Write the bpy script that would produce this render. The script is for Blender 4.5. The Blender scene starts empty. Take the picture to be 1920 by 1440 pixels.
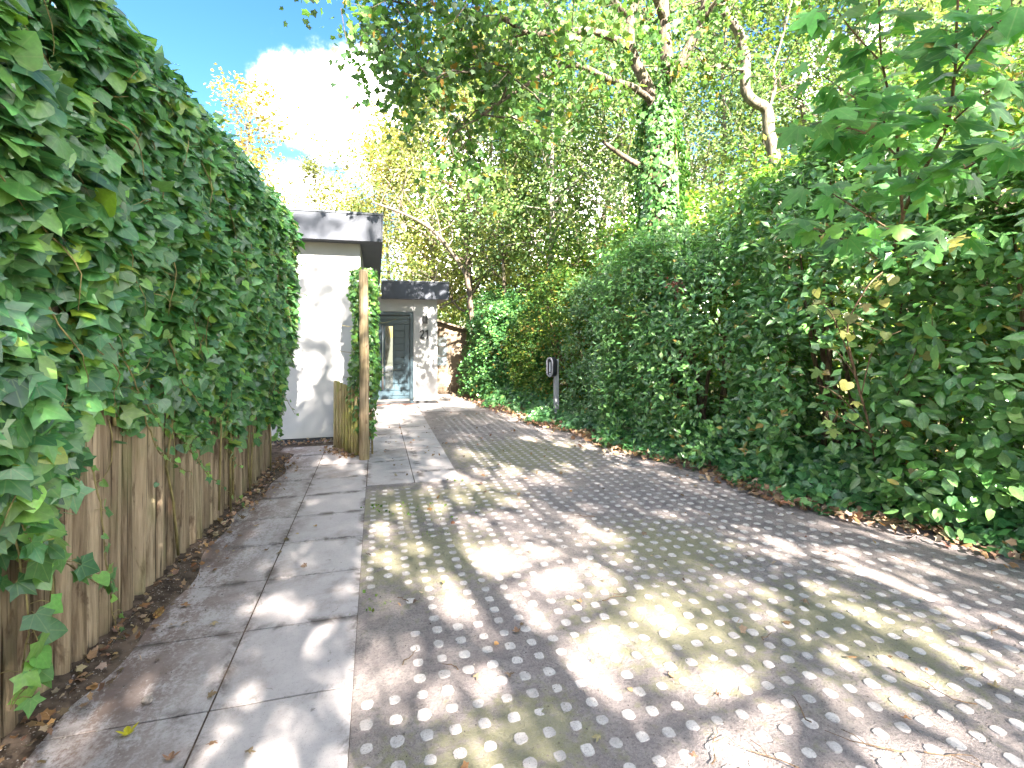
import bpy, bmesh, math, random
import numpy as np
from mathutils import Vector, Matrix

random.seed(7)
rng = np.random.default_rng(11)
S = bpy.context.scene
COL = S.collection
R = math.radians

# ------------------------------------------------------------------ camera
F, HC, TH, HY = 930.0, 1.64, R(15.33), 629.0
cs, sn = math.cos(TH), math.sin(TH)
cam_d = bpy.data.cameras.new('camera')
cam = bpy.data.objects.new('camera', cam_d)
COL.objects.link(cam)
cam.location = (0, 0, HC)
cam.rotation_euler = (R(90), 0, -TH)
cam_d.sensor_width = 36.0
cam_d.lens = 36.0 * F / 1920.0
cam_d.shift_y = (HY - 720.0) / 1920.0
cam_d.clip_start = 0.05
cam_d.clip_end = 2000.0
S.camera = cam

# ------------------------------------------------------------------ light
SUN_EL, SUN_AZ = 33.0, 171.0            # azimuth: clockwise from +Y (the way the path runs)
saz, sel = R(SUN_AZ), R(SUN_EL)
sun_dir = Vector((math.sin(saz) * math.cos(sel), math.cos(saz) * math.cos(sel), math.sin(sel)))
W = bpy.data.worlds.new('World')
S.world = W
W.use_nodes = True
wn, wl = W.node_tree.nodes, W.node_tree.links
wn.clear()
w_out = wn.new('ShaderNodeOutputWorld')
w_bg = wn.new('ShaderNodeBackground')
w_bg.inputs['Strength'].default_value = 0.043
sky = wn.new('ShaderNodeTexSky')
sky.sky_type = 'NISHITA'
sky.sun_disc = False
sky.sun_elevation = sel
sky.sun_rotation = saz
sky.air_density = 1.0
sky.dust_density = 0.6
sky.ozone_density = 1.6
hsv = wn.new('ShaderNodeHueSaturation')
hsv.inputs['Saturation'].default_value = 1.3
hsv.inputs['Value'].default_value = 0.29
wl.new(sky.outputs['Color'], hsv.inputs['Color'])
w_tc = wn.new('ShaderNodeTexCoord')


def px_dir(x, y):
    a = (x - 960) / F
    v = Vector((a * cs + sn, -a * sn + cs, (HY - y) / F))
    return v.normalized()


def wmath(op, a, b=None, c=None, clamp=False):
    n = wn.new('ShaderNodeMath')
    n.operation = op
    n.use_clamp = clamp
    for i, v in enumerate((a, b, c)):
        if v is None:
            continue
        if isinstance(v, (int, float)):
            n.inputs[i].default_value = v
        else:
            wl.new(v, n.inputs[i])
    return n.outputs[0]


# cumulus clouds: soft lumps at fixed directions, edges broken by noise; bright cloud added everywhere else as fill light
nz = wn.new('ShaderNodeTexNoise')
nz.inputs['Scale'].default_value = 9.0
nz.inputs['Detail'].default_value = 9.0
nz.inputs['Roughness'].default_value = 0.62
wl.new(w_tc.outputs['Generated'], nz.inputs['Vector'])
field = None
for (x, y, r) in [(555, 195, 85), (610, 215, 100), (660, 185, 85), (695, 150, 60), (520, 180, 55), (700, 250, 120), (610, 265, 70),
                  (560, 350, 70), (600, 400, 90), (840, 330, 150), (1100, 420, 220), (1300, 470, 200)]:
    d = wn.new('ShaderNodeVectorMath')
    d.operation = 'DISTANCE'
    wl.new(w_tc.outputs['Generated'], d.inputs[0])
    d.inputs[1].default_value = px_dir(x, y)
    v = wmath('SUBTRACT', 1.0, wmath('DIVIDE', d.outputs['Value'], r / F * 0.86))
    field = v if field is None else wmath('SMOOTH_MAX', field, v, 0.25)
nz2 = wn.new('ShaderNodeTexNoise')
nz2.inputs['Scale'].default_value = 2.6
nz2.inputs['Detail'].default_value = 6.0
w_off = wn.new('ShaderNodeMapping')
w_off.inputs['Location'].default_value = (5.5, 0.2, 8.8)
wl.new(w_tc.outputs['Generated'], w_off.inputs['Vector'])
wl.new(w_off.outputs['Vector'], nz2.inputs['Vector'])
fill_cloud = wmath('MULTIPLY_ADD', nz2.outputs['Fac'], 3.2, -1.72)
field = wmath('MAXIMUM', field, fill_cloud)
fld = wmath('ADD', field, wmath('MULTIPLY_ADD', nz.outputs['Fac'], 1.9, -0.98))
mr = wn.new('ShaderNodeMapRange')
mr.interpolation_type = 'SMOOTHSTEP'
mr.inputs['From Min'].default_value = -0.12
mr.inputs['From Max'].default_value = 0.75
wl.new(fld, mr.inputs['Value'])
w_mix = wn.new('ShaderNodeMix')
w_mix.data_type = 'RGBA'
wl.new(wmath('POWER', mr.outputs['Result'], 2.2), w_mix.inputs['Factor'])
wl.new(hsv.outputs['Color'], w_mix.inputs['A'])
w_cc = wn.new('ShaderNodeMix')
w_cc.data_type = 'RGBA'
w_cc.inputs['A'].default_value = (19.5, 18.4, 17.6, 1)
w_cc.inputs['B'].default_value = (36.0, 33.6, 31.0, 1)
wl.new(nz.outputs['Fac'], w_cc.inputs['Factor'])
wl.new(w_cc.outputs['Result'], w_mix.inputs['B'])
wl.new(w_mix.outputs['Result'], w_bg.inputs['Color'])
wl.new(w_bg.outputs['Background'], w_out.inputs['Surface'])

sun_d = bpy.data.lights.new('sun', 'SUN')
sun_d.energy = 2.0
sun_d.angle = R(0.53)
sun_d.color = (1.0, 0.93, 0.82)
sun = bpy.data.objects.new('sun', sun_d)
COL.objects.link(sun)
sun.rotation_euler = sun_dir.to_track_quat('Z', 'Y').to_euler()
sun.location = sun_dir * 60

S.view_settings.view_transform = 'Standard'
S.view_settings.look = 'None'
S.view_settings.exposure = 5.1
S.view_settings.gamma = 1.0
S.view_settings.use_curve_mapping = False
S.render.engine = 'CYCLES'
S.cycles.use_denoising = True
S.cycles.max_bounces = 7
S.cycles.diffuse_bounces = 4
S.cycles.glossy_bounces = 3
S.cycles.transmission_bounces = 4
S.cycles.transparent_max_bounces = 4
S.cycles.sample_clamp_indirect = 8.0


# ------------------------------------------------------------------ pixel helpers (1920 x 1440 photograph)
def P(x, y, t):
    a = (x - 960) / F
    return Vector(((a * cs + sn) * t, (-a * sn + cs) * t, HC - (y - HY) / F * t))


def G(x, y, z=0.0):
    return P(x, y, F * (HC - z) / (y - HY))


def AX(x, y, X):
    a = (x - 960) / F
    return P(x, y, X / (a * cs + sn))


def AY(x, y, Y):
    a = (x - 960) / F
    return P(x, y, Y / (-a * sn + cs))


def to_px(p):                                    # world points (N,3) -> pixel x, y and depth
    p = np.atleast_2d(np.asarray(p, float))
    xc = p[:, 0] * cs - p[:, 1] * sn
    zc = p[:, 0] * sn + p[:, 1] * cs
    zz = np.maximum(zc, 0.05)
    return 960 + F * xc / zz, HY - F * (p[:, 2] - HC) / zz, zc


# ------------------------------------------------------------------ materials
def new_mat(name):
    m = bpy.data.materials.new(name)
    m.use_nodes = True
    m.node_tree.nodes.clear()
    return m, m.node_tree.nodes, m.node_tree.links


class NT:
    """small node-writing helper"""
    def __init__(s, name):
        s.m, s.n, s.l = new_mat(name)
        s.out = s.n.new('ShaderNodeOutputMaterial')

    def put(s, sock, v):
        if v is None:
            return
        if isinstance(v, bpy.types.NodeSocket):
            s.l.new(v, sock)
        elif isinstance(v, tuple) and len(v) == 3 and sock.type == 'RGBA':
            sock.default_value = (*v, 1)
        else:
            sock.default_value = v

    def math(s, op, a, b=None, c=None, clamp=False):
        n = s.n.new('ShaderNodeMath')
        n.operation = op
        n.use_clamp = clamp
        for i, v in enumerate((a, b, c)):
            s.put(n.inputs[i], v)
        return n.outputs[0]

    def mix(s, f, a, b, mode='MIX'):
        n = s.n.new('ShaderNodeMix')
        n.data_type = 'RGBA'
        n.blend_type = mode
        s.put(n.inputs['Factor'], f)
        s.put(n.inputs['A'], a)
        s.put(n.inputs['B'], b)
        return n.outputs['Result']

    def noise(s, vec, scale, detail=4.0, rough=0.55, dist=0.0):
        n = s.n.new('ShaderNodeTexNoise')
        s.put(n.inputs['Vector'], vec)
        n.inputs['Scale'].default_value = scale
        n.inputs['Detail'].default_value = detail
        n.inputs['Roughness'].default_value = rough
        n.inputs['Distortion'].default_value = dist
        return n.outputs['Fac']

    def ss(s, v, a, b):
        n = s.n.new('ShaderNodeMapRange')
        n.interpolation_type = 'SMOOTHSTEP'
        s.put(n.inputs['Value'], v)
        n.inputs['From Min'].default_value = a
        n.inputs['From Max'].default_value = b
        return n.outputs['Result']

    def scale(s, vec, sc):
        n = s.n.new('ShaderNodeMapping')
        s.l.new(vec, n.inputs['Vector'])
        n.inputs['Scale'].default_value = sc
        return n.outputs['Vector']

    def pos(s):
        return s.n.new('ShaderNodeNewGeometry').outputs['Position']

    def obj(s):
        return s.n.new('ShaderNodeTexCoord').outputs['Object']

    def info(s, k):
        return s.n.new('ShaderNodeObjectInfo').outputs[k]

    def bump(s, h, strength=0.3, dist=0.01, normal=None):
        n = s.n.new('ShaderNodeBump')
        n.inputs['Strength'].default_value = strength
        n.inputs['Distance'].default_value = dist
        s.l.new(h, n.inputs['Height'])
        if normal:
            s.l.new(normal, n.inputs['Normal'])
        return n.outputs['Normal']

    def bsdf(s, color, rough=0.8, spec=0.3, normal=None, metal=0.0):
        b = s.n.new('ShaderNodeBsdfPrincipled')
        s.put(b.inputs['Base Color'], color)
        s.put(b.inputs['Roughness'], rough)
        b.inputs['Specular IOR Level'].default_value = spec
        s.put(b.inputs['Metallic'], metal)
        if normal is not None:
            s.l.new(normal, b.inputs['Normal'])
        return b.outputs[0]

    def done(s, sh):
        s.l.new(sh, s.out.inputs['Surface'])
        return s.m


def leaf_mat(name, rough=0.4, spec=0.5, trans=0.35, vein=None, from_object=False):
    t = NT(name)
    if from_object:
        colr = t.info('Color')
        luv = t.obj()
    else:
        a = t.n.new('ShaderNodeAttribute')
        a.attribute_name = 'Col'
        colr = a.outputs['Color']
        b = t.n.new('ShaderNodeAttribute')
        b.attribute_name = 'luv'
        luv = b.outputs['Vector']
    c = colr
    nrm = None
    if vein:
        sp = t.n.new('ShaderNodeSeparateXYZ')
        t.l.new(luv, sp.inputs[0])
        u = t.math('ABSOLUTE', sp.outputs['X'])
        v = sp.outputs['Y']
        d = None
        if vein == 'palm':
            for ang in (0, 42, 88):
                ca, sa = math.cos(R(ang)), math.sin(R(ang))
                e = t.math('ABSOLUTE', t.math('SUBTRACT', t.math('MULTIPLY', u, ca), t.math('MULTIPLY', v, sa)))
                d = e if d is None else t.math('MINIMUM', d, e)
        else:
            d = u
            w = t.math('SUBTRACT', v, t.math('MULTIPLY', u, 0.7))
            e = t.math('MULTIPLY', t.math('PINGPONG', w, 0.07), 1.0)
            d = t.math('MINIMUM', d, t.math('ADD', e, 0.006))
        f = t.math('SUBTRACT', 1.0, t.ss(d, 0.006, 0.03))
        c = t.mix(t.math('MULTIPLY', f, 0.45), c, t.mix(0.5, c, (0.32, 0.42, 0.16)))
        nrm = t.bump(d, 0.25, 0.02)
    blot = t.noise(luv, 5.0, 3.0)
    c = t.mix(t.ss(blot, 0.35, 0.75), t.mix(0.22, c, (0, 0, 0)), c)
    p = t.bsdf(c, rough, spec, nrm)
    tr = t.n.new('ShaderNodeBsdfTranslucent')
    tc = t.mix(0.55, c, t.mix(1.0, c, (1.9, 2.0, 0.75), 'MULTIPLY'))
    t.l.new(tc, tr.inputs['Color'])
    mx = t.n.new('ShaderNodeMixShader')
    mx.inputs[0].default_value = trans
    t.l.new(p, mx.inputs[1])
    t.l.new(tr.outputs[0], mx.inputs[2])
    return t.done(mx.outputs[0])


M = {}
M['ivy'] = leaf_mat('ivy_leaf', 0.38, 0.85, 0.34, 'palm')
M['ivy_obj'] = leaf_mat('ivy_leaf_single', 0.38, 0.85, 0.34, 'palm', True)
M['gloss'] = leaf_mat('glossy_leaf', 0.33, 0.9, 0.36, 'pin')
M['gloss_obj'] = leaf_mat('glossy_leaf_single', 0.33, 0.9, 0.36, 'pin', True)
M['maple'] = leaf_mat('maple_leaf', 0.5, 0.35, 0.45, 'palm')
M['maple_obj'] = leaf_mat('maple_leaf_single', 0.45, 0.4, 0.52, 'palm', True)
M['tree'] = leaf_mat('tree_leaf', 0.45, 0.4, 0.45)
M['dry'] = leaf_mat('dry_leaf', 0.8, 0.15, 0.15)
M['dry_obj'] = leaf_mat('dry_leaf_single', 0.8, 0.15, 0.15, 'palm', True)


def bark_mat(name, dark, light, moss=0.0, stretch=(9, 9, 1.6)):
    t = NT(name)
    o = t.obj()
    n1 = t.noise(t.scale(o, stretch), 3.0, 8, 0.65, 0.6)
    n2 = t.noise(o, 2.2, 4)
    c = t.mix(t.ss(n1, 0.32, 0.7), dark, light)
    c = t.mix(t.math('MULTIPLY', t.ss(n2, 0.45, 0.75), moss), c, (0.07, 0.11, 0.03))
    return t.done(t.bsdf(c, 0.9, 0.15, t.bump(n1, 0.7, 0.02)))


M['bark'] = bark_mat('bark_grey_brown', (0.045, 0.034, 0.027), (0.19, 0.15, 0.115), 0.35)
M['bark_pale'] = bark_mat('bark_pale', (0.07, 0.057, 0.045), (0.23, 0.195, 0.155), 0.2)
M['bark_birch'] = bark_mat('bark_birch', (0.09, 0.075, 0.06), (0.36, 0.33, 0.28), 0.1, (3, 3, 8))
M['twig'] = bark_mat('twig_brown', (0.07, 0.045, 0.03), (0.24, 0.16, 0.10))
M['stem'] = bark_mat('ivy_stem', (0.13, 0.11, 0.045), (0.33, 0.27, 0.12))


def wood_stake():
    t = NT('stake_wood')
    o = t.obj()
    rnd = t.info('Random')
    off = t.n.new('ShaderNodeVectorMath')
    off.operation = 'ADD'
    t.l.new(o, off.inputs[0])
    cx = t.n.new('ShaderNodeCombineXYZ')
    for i in range(3):
        t.l.new(t.math('MULTIPLY', rnd, 37.0 + 11 * i), cx.inputs[i])
    t.l.new(cx.outputs[0], off.inputs[1])
    v = off.outputs[0]
    grain = t.noise(t.scale(v, (14, 14, 0.9)), 2.4, 8, 0.7, 0.5)
    blot = t.noise(t.scale(v, (5, 5, 1.6)), 1.6, 5, 0.6, 0.8)
    fine = t.noise(t.scale(v, (60, 60, 6)), 2.0, 4)
    c = t.mix(t.ss(grain, 0.3, 0.72), (0.12, 0.082, 0.05), (0.46, 0.36, 0.245))
    c = t.mix(t.math('MULTIPLY', rnd, 0.6), c, (0.35, 0.265, 0.175))
    r2 = t.math('FRACT', t.math('MULTIPLY', rnd, 17.3))
    c = t.mix(1.0, c, t.mix(r2, (0.55, 0.52, 0.50), (1.2, 1.2, 1.2)), 'MULTIPLY')
    crack = t.noise(t.scale(v, (34, 34, 0.55)), 2.0, 3, 0.5, 0.3)
    c = t.mix(t.math('MULTIPLY', t.ss(crack, 0.60, 0.66), 0.85), c, (0.035, 0.024, 0.016))
    c = t.mix(t.math('MULTIPLY', t.ss(blot, 0.56, 0.68), 0.8), c, (0.085, 0.05, 0.03))
    g = t.noise(v, 1.7, 3)
    c = t.mix(t.math('MULTIPLY', t.ss(g, 0.5, 0.72), 0.45), c, (0.22, 0.215, 0.10))
    h = t.math('ADD', grain, t.math('MULTIPLY', fine, 0.4))
    return t.done(t.bsdf(c, 0.88, 0.15, t.bump(h, 0.8, 0.02)))


M['stake'] = wood_stake()


def mossy_wood(name, a, b, mossc, amt):
    t = NT(name)
    o = t.obj()
    grain = t.noise(t.scale(o, (30, 30, 1.2)), 2.2, 7, 0.62, 0.3)
    big = t.noise(o, 3.1, 4, 0.6, 0.5)
    c = t.mix(t.ss(grain, 0.3, 0.7), a, b)
    c = t.mix(t.math('MULTIPLY', t.ss(big, 0.38, 0.66), amt), c, mossc)
    spots = t.noise(t.scale(o, (6, 6, 2)), 2.6, 3, 0.5, 1.2)
    c = t.mix(t.math('MULTIPLY', t.ss(spots, 0.62, 0.72), 0.75), c, (0.14, 0.085, 0.045))
    return t.done(t.bsdf(c, 0.85, 0.2, t.bump(grain, 0.5, 0.008)))


M['post'] = mossy_wood('post_wood', (0.17, 0.115, 0.065), (0.47, 0.36, 0.24), (0.30, 0.25, 0.12), 0.45)
M['picket'] = mossy_wood('picket_wood', (0.22, 0.17, 0.085), (0.46, 0.38, 0.22), (0.29, 0.30, 0.07), 0.8)
M['plank'] = mossy_wood('shed_plank', (0.13, 0.098, 0.07), (0.27, 0.205, 0.15), (0.22, 0.18, 0.135), 0.4)


def simple(name, color, rough=0.6, spec=0.4, metal=0.0, nscale=0, namt=0.15, bump=0.0, bscale=80):
    t = NT(name)
    c = color
    nrm = None
    if nscale:
        n = t.noise(t.pos(), nscale, 5, 0.6)
        c = t.mix(t.ss(n, 0.3, 0.7), tuple(x * (1 - namt) for x in color), tuple(min(1, x * (1 + namt)) for x in color))
    if bump:
        nrm = t.bump(t.noise(t.pos(), bscale, 4), bump, 0.004)
    return t.done(t.bsdf(c, rough, spec, nrm, metal))


def plaster():
    t = NT('white_render')
    p = t.pos()
    n = t.noise(p, 2.2, 5, 0.6)
    streak = t.noise(t.scale(p, (5, 5, 0.35)), 1.6, 4, 0.6)
    c = t.mix(t.ss(n, 0.35, 0.7), (0.385, 0.375, 0.38), (0.42, 0.41, 0.41))
    c = t.mix(t.math('MULTIPLY', t.ss(streak, 0.52, 0.75), 0.25), c, (0.35, 0.345, 0.325))
    sp = t.n.new('ShaderNodeSeparateXYZ')
    t.l.new(p, sp.inputs[0])
    splash = t.math('MULTIPLY', t.math('SUBTRACT', 1.0, t.ss(t.math('ADD', sp.outputs['Z'], t.math('MULTIPLY', n, 0.25)), 0.15, 0.42)), 0.3)
    c = t.mix(splash, c, (0.5, 0.47, 0.40))
    return t.done(t.bsdf(c, 0.85, 0.2, t.bump(t.noise(p, 160, 3), 0.12, 0.003)))


M['plaster'] = plaster()
M['slate'] = simple('slate_grey_trim', (0.05, 0.056, 0.074), 0.5, 0.35, 0, 3.0, 0.12)
M['slate_cap'] = simple('roof_edge_cap', (0.085, 0.095, 0.115), 0.4, 0.5)
M['roof'] = simple('roof_felt', (0.08, 0.08, 0.08), 0.9, 0.2, 0, 6, 0.2)
M['door'] = simple('door_teal_grey', (0.032, 0.058, 0.075), 0.38, 0.5, 0, 4, 0.06)
M['door_frame'] = simple('door_frame_teal_grey', (0.036, 0.06, 0.077), 0.4, 0.5)
M['steel'] = simple('brushed_steel', (0.62, 0.61, 0.58), 0.28, 0.5, 1.0)
M['mirror'] = simple('door_glass', (0.36, 0.40, 0.40), 0.03, 0.8, 0.85)
M['black'] = simple('black_metal', (0.025, 0.026, 0.03), 0.45, 0.5)
M['dark_plinth'] = simple('dark_plinth', (0.06, 0.06, 0.065), 0.8, 0.3)
M['brick'] = simple('threshold_brick', (0.27, 0.13, 0.10), 0.85, 0.2, 0, 12, 0.25, 0.3)
M['shed_glass'] = simple('shed_glass', (0.16, 0.20, 0.23), 0.12, 0.7)
M['charger_dark'] = simple('charger_black', (0.018, 0.02, 0.028), 0.3, 0.5)
M['charger_rim'] = simple('charger_rim', (0.27, 0.27, 0.31), 0.4, 0.5)
M['charger_white'] = simple('charger_white', (0.7, 0.75, 0.76), 0.4, 0.5)
M['galv'] = simple('galvanised_post', (0.27, 0.28, 0.31), 0.5, 0.5, 0.2, 14, 0.12)
M['pebble'] = simple('pebble', (0.22, 0.19, 0.17), 0.85, 0.2, 0, 25, 0.75)


def slab_mat():
    t = NT('slab_concrete')
    p = t.pos()
    rnd = t.info('Random')
    big = t.noise(p, 1.1, 8, 0.72, 0.2)
    mid = t.noise(p, 6.0, 8, 0.72, 0.2)
    fine = t.noise(p, 60, 4, 0.7)
    spk = t.noise(p, 170, 2, 0.5)
    c = t.mix(t.ss(mid, 0.3, 0.7), (0.37, 0.335, 0.338), (0.42, 0.38, 0.382))
    c = t.mix(t.math('MULTIPLY', rnd, 0.5), c, (0.45, 0.41, 0.40))
    c = t.mix(t.math('MULTIPLY', t.ss(fine, 0.45, 0.75), 0.4), c, (0.29, 0.275, 0.27))
    c = t.mix(t.math('MULTIPLY', t.ss(big, 0.5, 0.66), 0.55), c, (0.20, 0.155, 0.14))
    sp = t.n.new('ShaderNodeSeparateXYZ')
    t.l.new(p, sp.inputs[0])
    # soil washed out from under the fence lies along the left slabs
    side = t.math('SUBTRACT', 1.0, t.ss(t.math('ADD', sp.outputs['X'], t.math('MULTIPLY', mid, 0.5)), -0.95, -0.25))
    wash = t.noise(t.scale(p, (2.2, 1.0, 1)), 2.3, 8, 0.72, 0.15)
    c = t.mix(t.math('MULTIPLY', t.math('MULTIPLY', side, t.ss(t.math('ADD', wash, t.math('MULTIPLY_ADD', fine, 0.5, -0.25)), 0.38, 0.56)), 0.85), c, (0.15, 0.10, 0.082))
    # dirt gathered along the joints
    jy = t.math('PINGPONG', t.math('ADD', sp.outputs['Y'], 0.575 + 6.0), 0.3)
    jx = t.math('PINGPONG', t.math('ADD', sp.outputs['X'], 0.70 + 6.0), 0.3)
    j = t.math('MINIMUM', jx, jy)
    jn = t.noise(p, 4.5, 5, 0.7, 0.6)
    jf = t.math('SUBTRACT', 1.0, t.ss(j, 0.004, 0.075))
    c = t.mix(t.math('MULTIPLY', t.math('MULTIPLY', jf, t.ss(jn, 0.44, 0.62)), 0.85), c, (0.10, 0.082, 0.075))
    dirt = t.noise(p, 8.0, 7, 0.75, 1.2)
    c = t.mix(t.math('MULTIPLY', t.ss(dirt, 0.62, 0.70), 0.7), c, (0.10, 0.085, 0.078))
    c = t.mix(t.math('MULTIPLY', t.ss(spk, 0.62, 0.72), 0.4), c, (0.12, 0.11, 0.11))
    h = t.math('ADD', t.math('MULTIPLY', fine, 0.6), mid)
    return t.done(t.bsdf(c, 0.88, 0.2, t.bump(h, 0.3, 0.006)))


M['slab'] = slab_mat()


def soil_mat():
    t = NT('drive_soil')
    p = t.pos()
    big = t.noise(p, 0.9, 5, 0.62, 0.5)
    mid = t.noise(p, 5.5, 6, 0.65, 0.4)
    fine = t.noise(p, 70, 5, 0.7)
    grit = t.noise(p, 260, 2, 0.5)
    med = t.noise(p, 22, 6, 0.75, 0.3)
    c = t.mix(t.ss(mid, 0.3, 0.72), (0.245, 0.207, 0.205), (0.385, 0.33, 0.318))
    c = t.mix(t.math('MULTIPLY', t.ss(big, 0.42, 0.66), 0.55), c, (0.35, 0.30, 0.27))
    c = t.mix(t.math('MULTIPLY', t.ss(med, 0.45, 0.68), 0.55), c, (0.155, 0.142, 0.146))
    c = t.mix(t.math('MULTIPLY', t.ss(fine, 0.48, 0.66), 0.6), c, (0.135, 0.122, 0.118))
    c = t.mix(t.math('MULTIPLY', t.ss(grit, 0.62, 0.70), 0.65), c, (0.48, 0.46, 0.46))
    # moss: grows in patches of its own
    f = None
    for (x, y, r) in [(0.35, 3.75, 0.75), (0.25, 4.9, 0.75), (2.0, 6.6, 1.3), (1.7, 2.5, 0.75), (2.2, 3.4, 0.7), (2.6, 2.2, 0.7), (0.6, 1.95, 0.35), (1.0, 5.0, 0.6), (0.3, 1.7, 0.5)]:
        d = t.n.new('ShaderNodeVectorMath')
        d.operation = 'DISTANCE'
        t.l.new(p, d.inputs[0])
        d.inputs[1].default_value = (x, y, 0)
        e = t.math('SUBTRACT', 1.0, t.math('DIVIDE', d.outputs['Value'], r))
        f = e if f is None else t.math('MAXIMUM', f, e)
    m2 = t.noise(p, 11, 5, 0.7, 0.3)
    mf = t.math('ADD', t.math('MULTIPLY', t.math('MAXIMUM', f, -0.25), 0.75), t.math('MULTIPLY_ADD', m2, 2.2, -1.12))
    mossc = t.mix(t.ss(fine, 0.3, 0.7), (0.19, 0.21, 0.06), (0.38, 0.37, 0.15))
    c = t.mix(t.math('MULTIPLY', t.ss(mf, -0.02, 0.5), 0.42), c, mossc)
    h = t.math('ADD', t.math('MULTIPLY', fine, 1.0), t.math('MULTIPLY', grit, 0.4))
    return t.done(t.bsdf(c, 0.95, 0.1, t.bump(h, 0.9, 0.02)))


M['soil'] = soil_mat()


def stud_mat():
    t = NT('stud_concrete')
    p = t.pos()
    n = t.noise(p, 9.0, 3, 0.6)
    med = t.noise(p, 35, 5, 0.7)
    fine = t.noise(p, 150, 3, 0.6)
    c = t.mix(t.ss(n, 0.3, 0.7), (0.35, 0.317, 0.305), (0.535, 0.49, 0.475))
    c = t.mix(t.math('MULTIPLY', t.ss(med, 0.45, 0.7), 0.6), c, (0.34, 0.325, 0.32))
    c = t.mix(t.math('MULTIPLY', t.ss(fine, 0.5, 0.68), 0.5), c, (0.16, 0.15, 0.15))
    return t.done(t.bsdf(c, 0.92, 0.15, t.bump(fine, 0.4, 0.004)))


M['stud'] = stud_mat()
M['earth'] = simple('dark_earth', (0.085, 0.062, 0.048), 0.95, 0.1, 0, 14, 0.5, 0.6, 60)
M['ground'] = simple('woodland_ground', (0.11, 0.10, 0.055), 0.95, 0.1, 0, 1.2, 0.5, 0.5, 30)


# ------------------------------------------------------------------ object helpers
def tag(o, label=None, cat=None, group=None, kind=None):
    if label:
        o['label'] = label
    if cat:
        o['category'] = cat
    if group:
        o['group'] = group
    if kind:
        o['kind'] = kind
    return o


def empty(name, loc=(0, 0, 0), label=None, cat=None, group=None):
    o = bpy.data.objects.new(name, None)
    o.empty_display_size = 0.1
    o.location = loc
    COL.objects.link(o)
    return tag(o, label, cat, group)


def link(name, me, parent=None, loc=None):
    o = bpy.data.objects.new(name, me)
    COL.objects.link(o)
    if loc is not None:
        o.location = loc
    if parent is not None:
        o.parent = parent
        o.matrix_parent_inverse = Matrix.Translation(-parent.location)
    return o


def mesh_np(name, V, T, mat, smooth=False, colr=None, luv=None):
    """triangles only, numpy arrays"""
    me = bpy.data.meshes.new(name)
    V = np.ascontiguousarray(V, np.float32)
    T = np.ascontiguousarray(T, np.int32)
    me.vertices.add(len(V))
    me.vertices.foreach_set('co', V.ravel())
    me.loops.add(T.size)
    me.loops.foreach_set('vertex_index', T.ravel())
    me.polygons.add(len(T))
    me.polygons.foreach_set('loop_start', np.arange(0, T.size, 3, dtype=np.int32))
    me.polygons.foreach_set('use_smooth', np.full(len(T), smooth))
    if colr is not None:
        a = me.attributes.new('Col', 'FLOAT_COLOR', 'POINT')
        c4 = np.ones((len(V), 4), np.float32)
        c4[:, :3] = colr
        a.data.foreach_set('color', c4.ravel())
    if luv is not None:
        a = me.attributes.new('luv', 'FLOAT_VECTOR', 'POINT')
        a.data.foreach_set('vector', np.ascontiguousarray(luv, np.float32).ravel())
    me.update(calc_edges=True)
    me.materials.append(mat)
    return me


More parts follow.
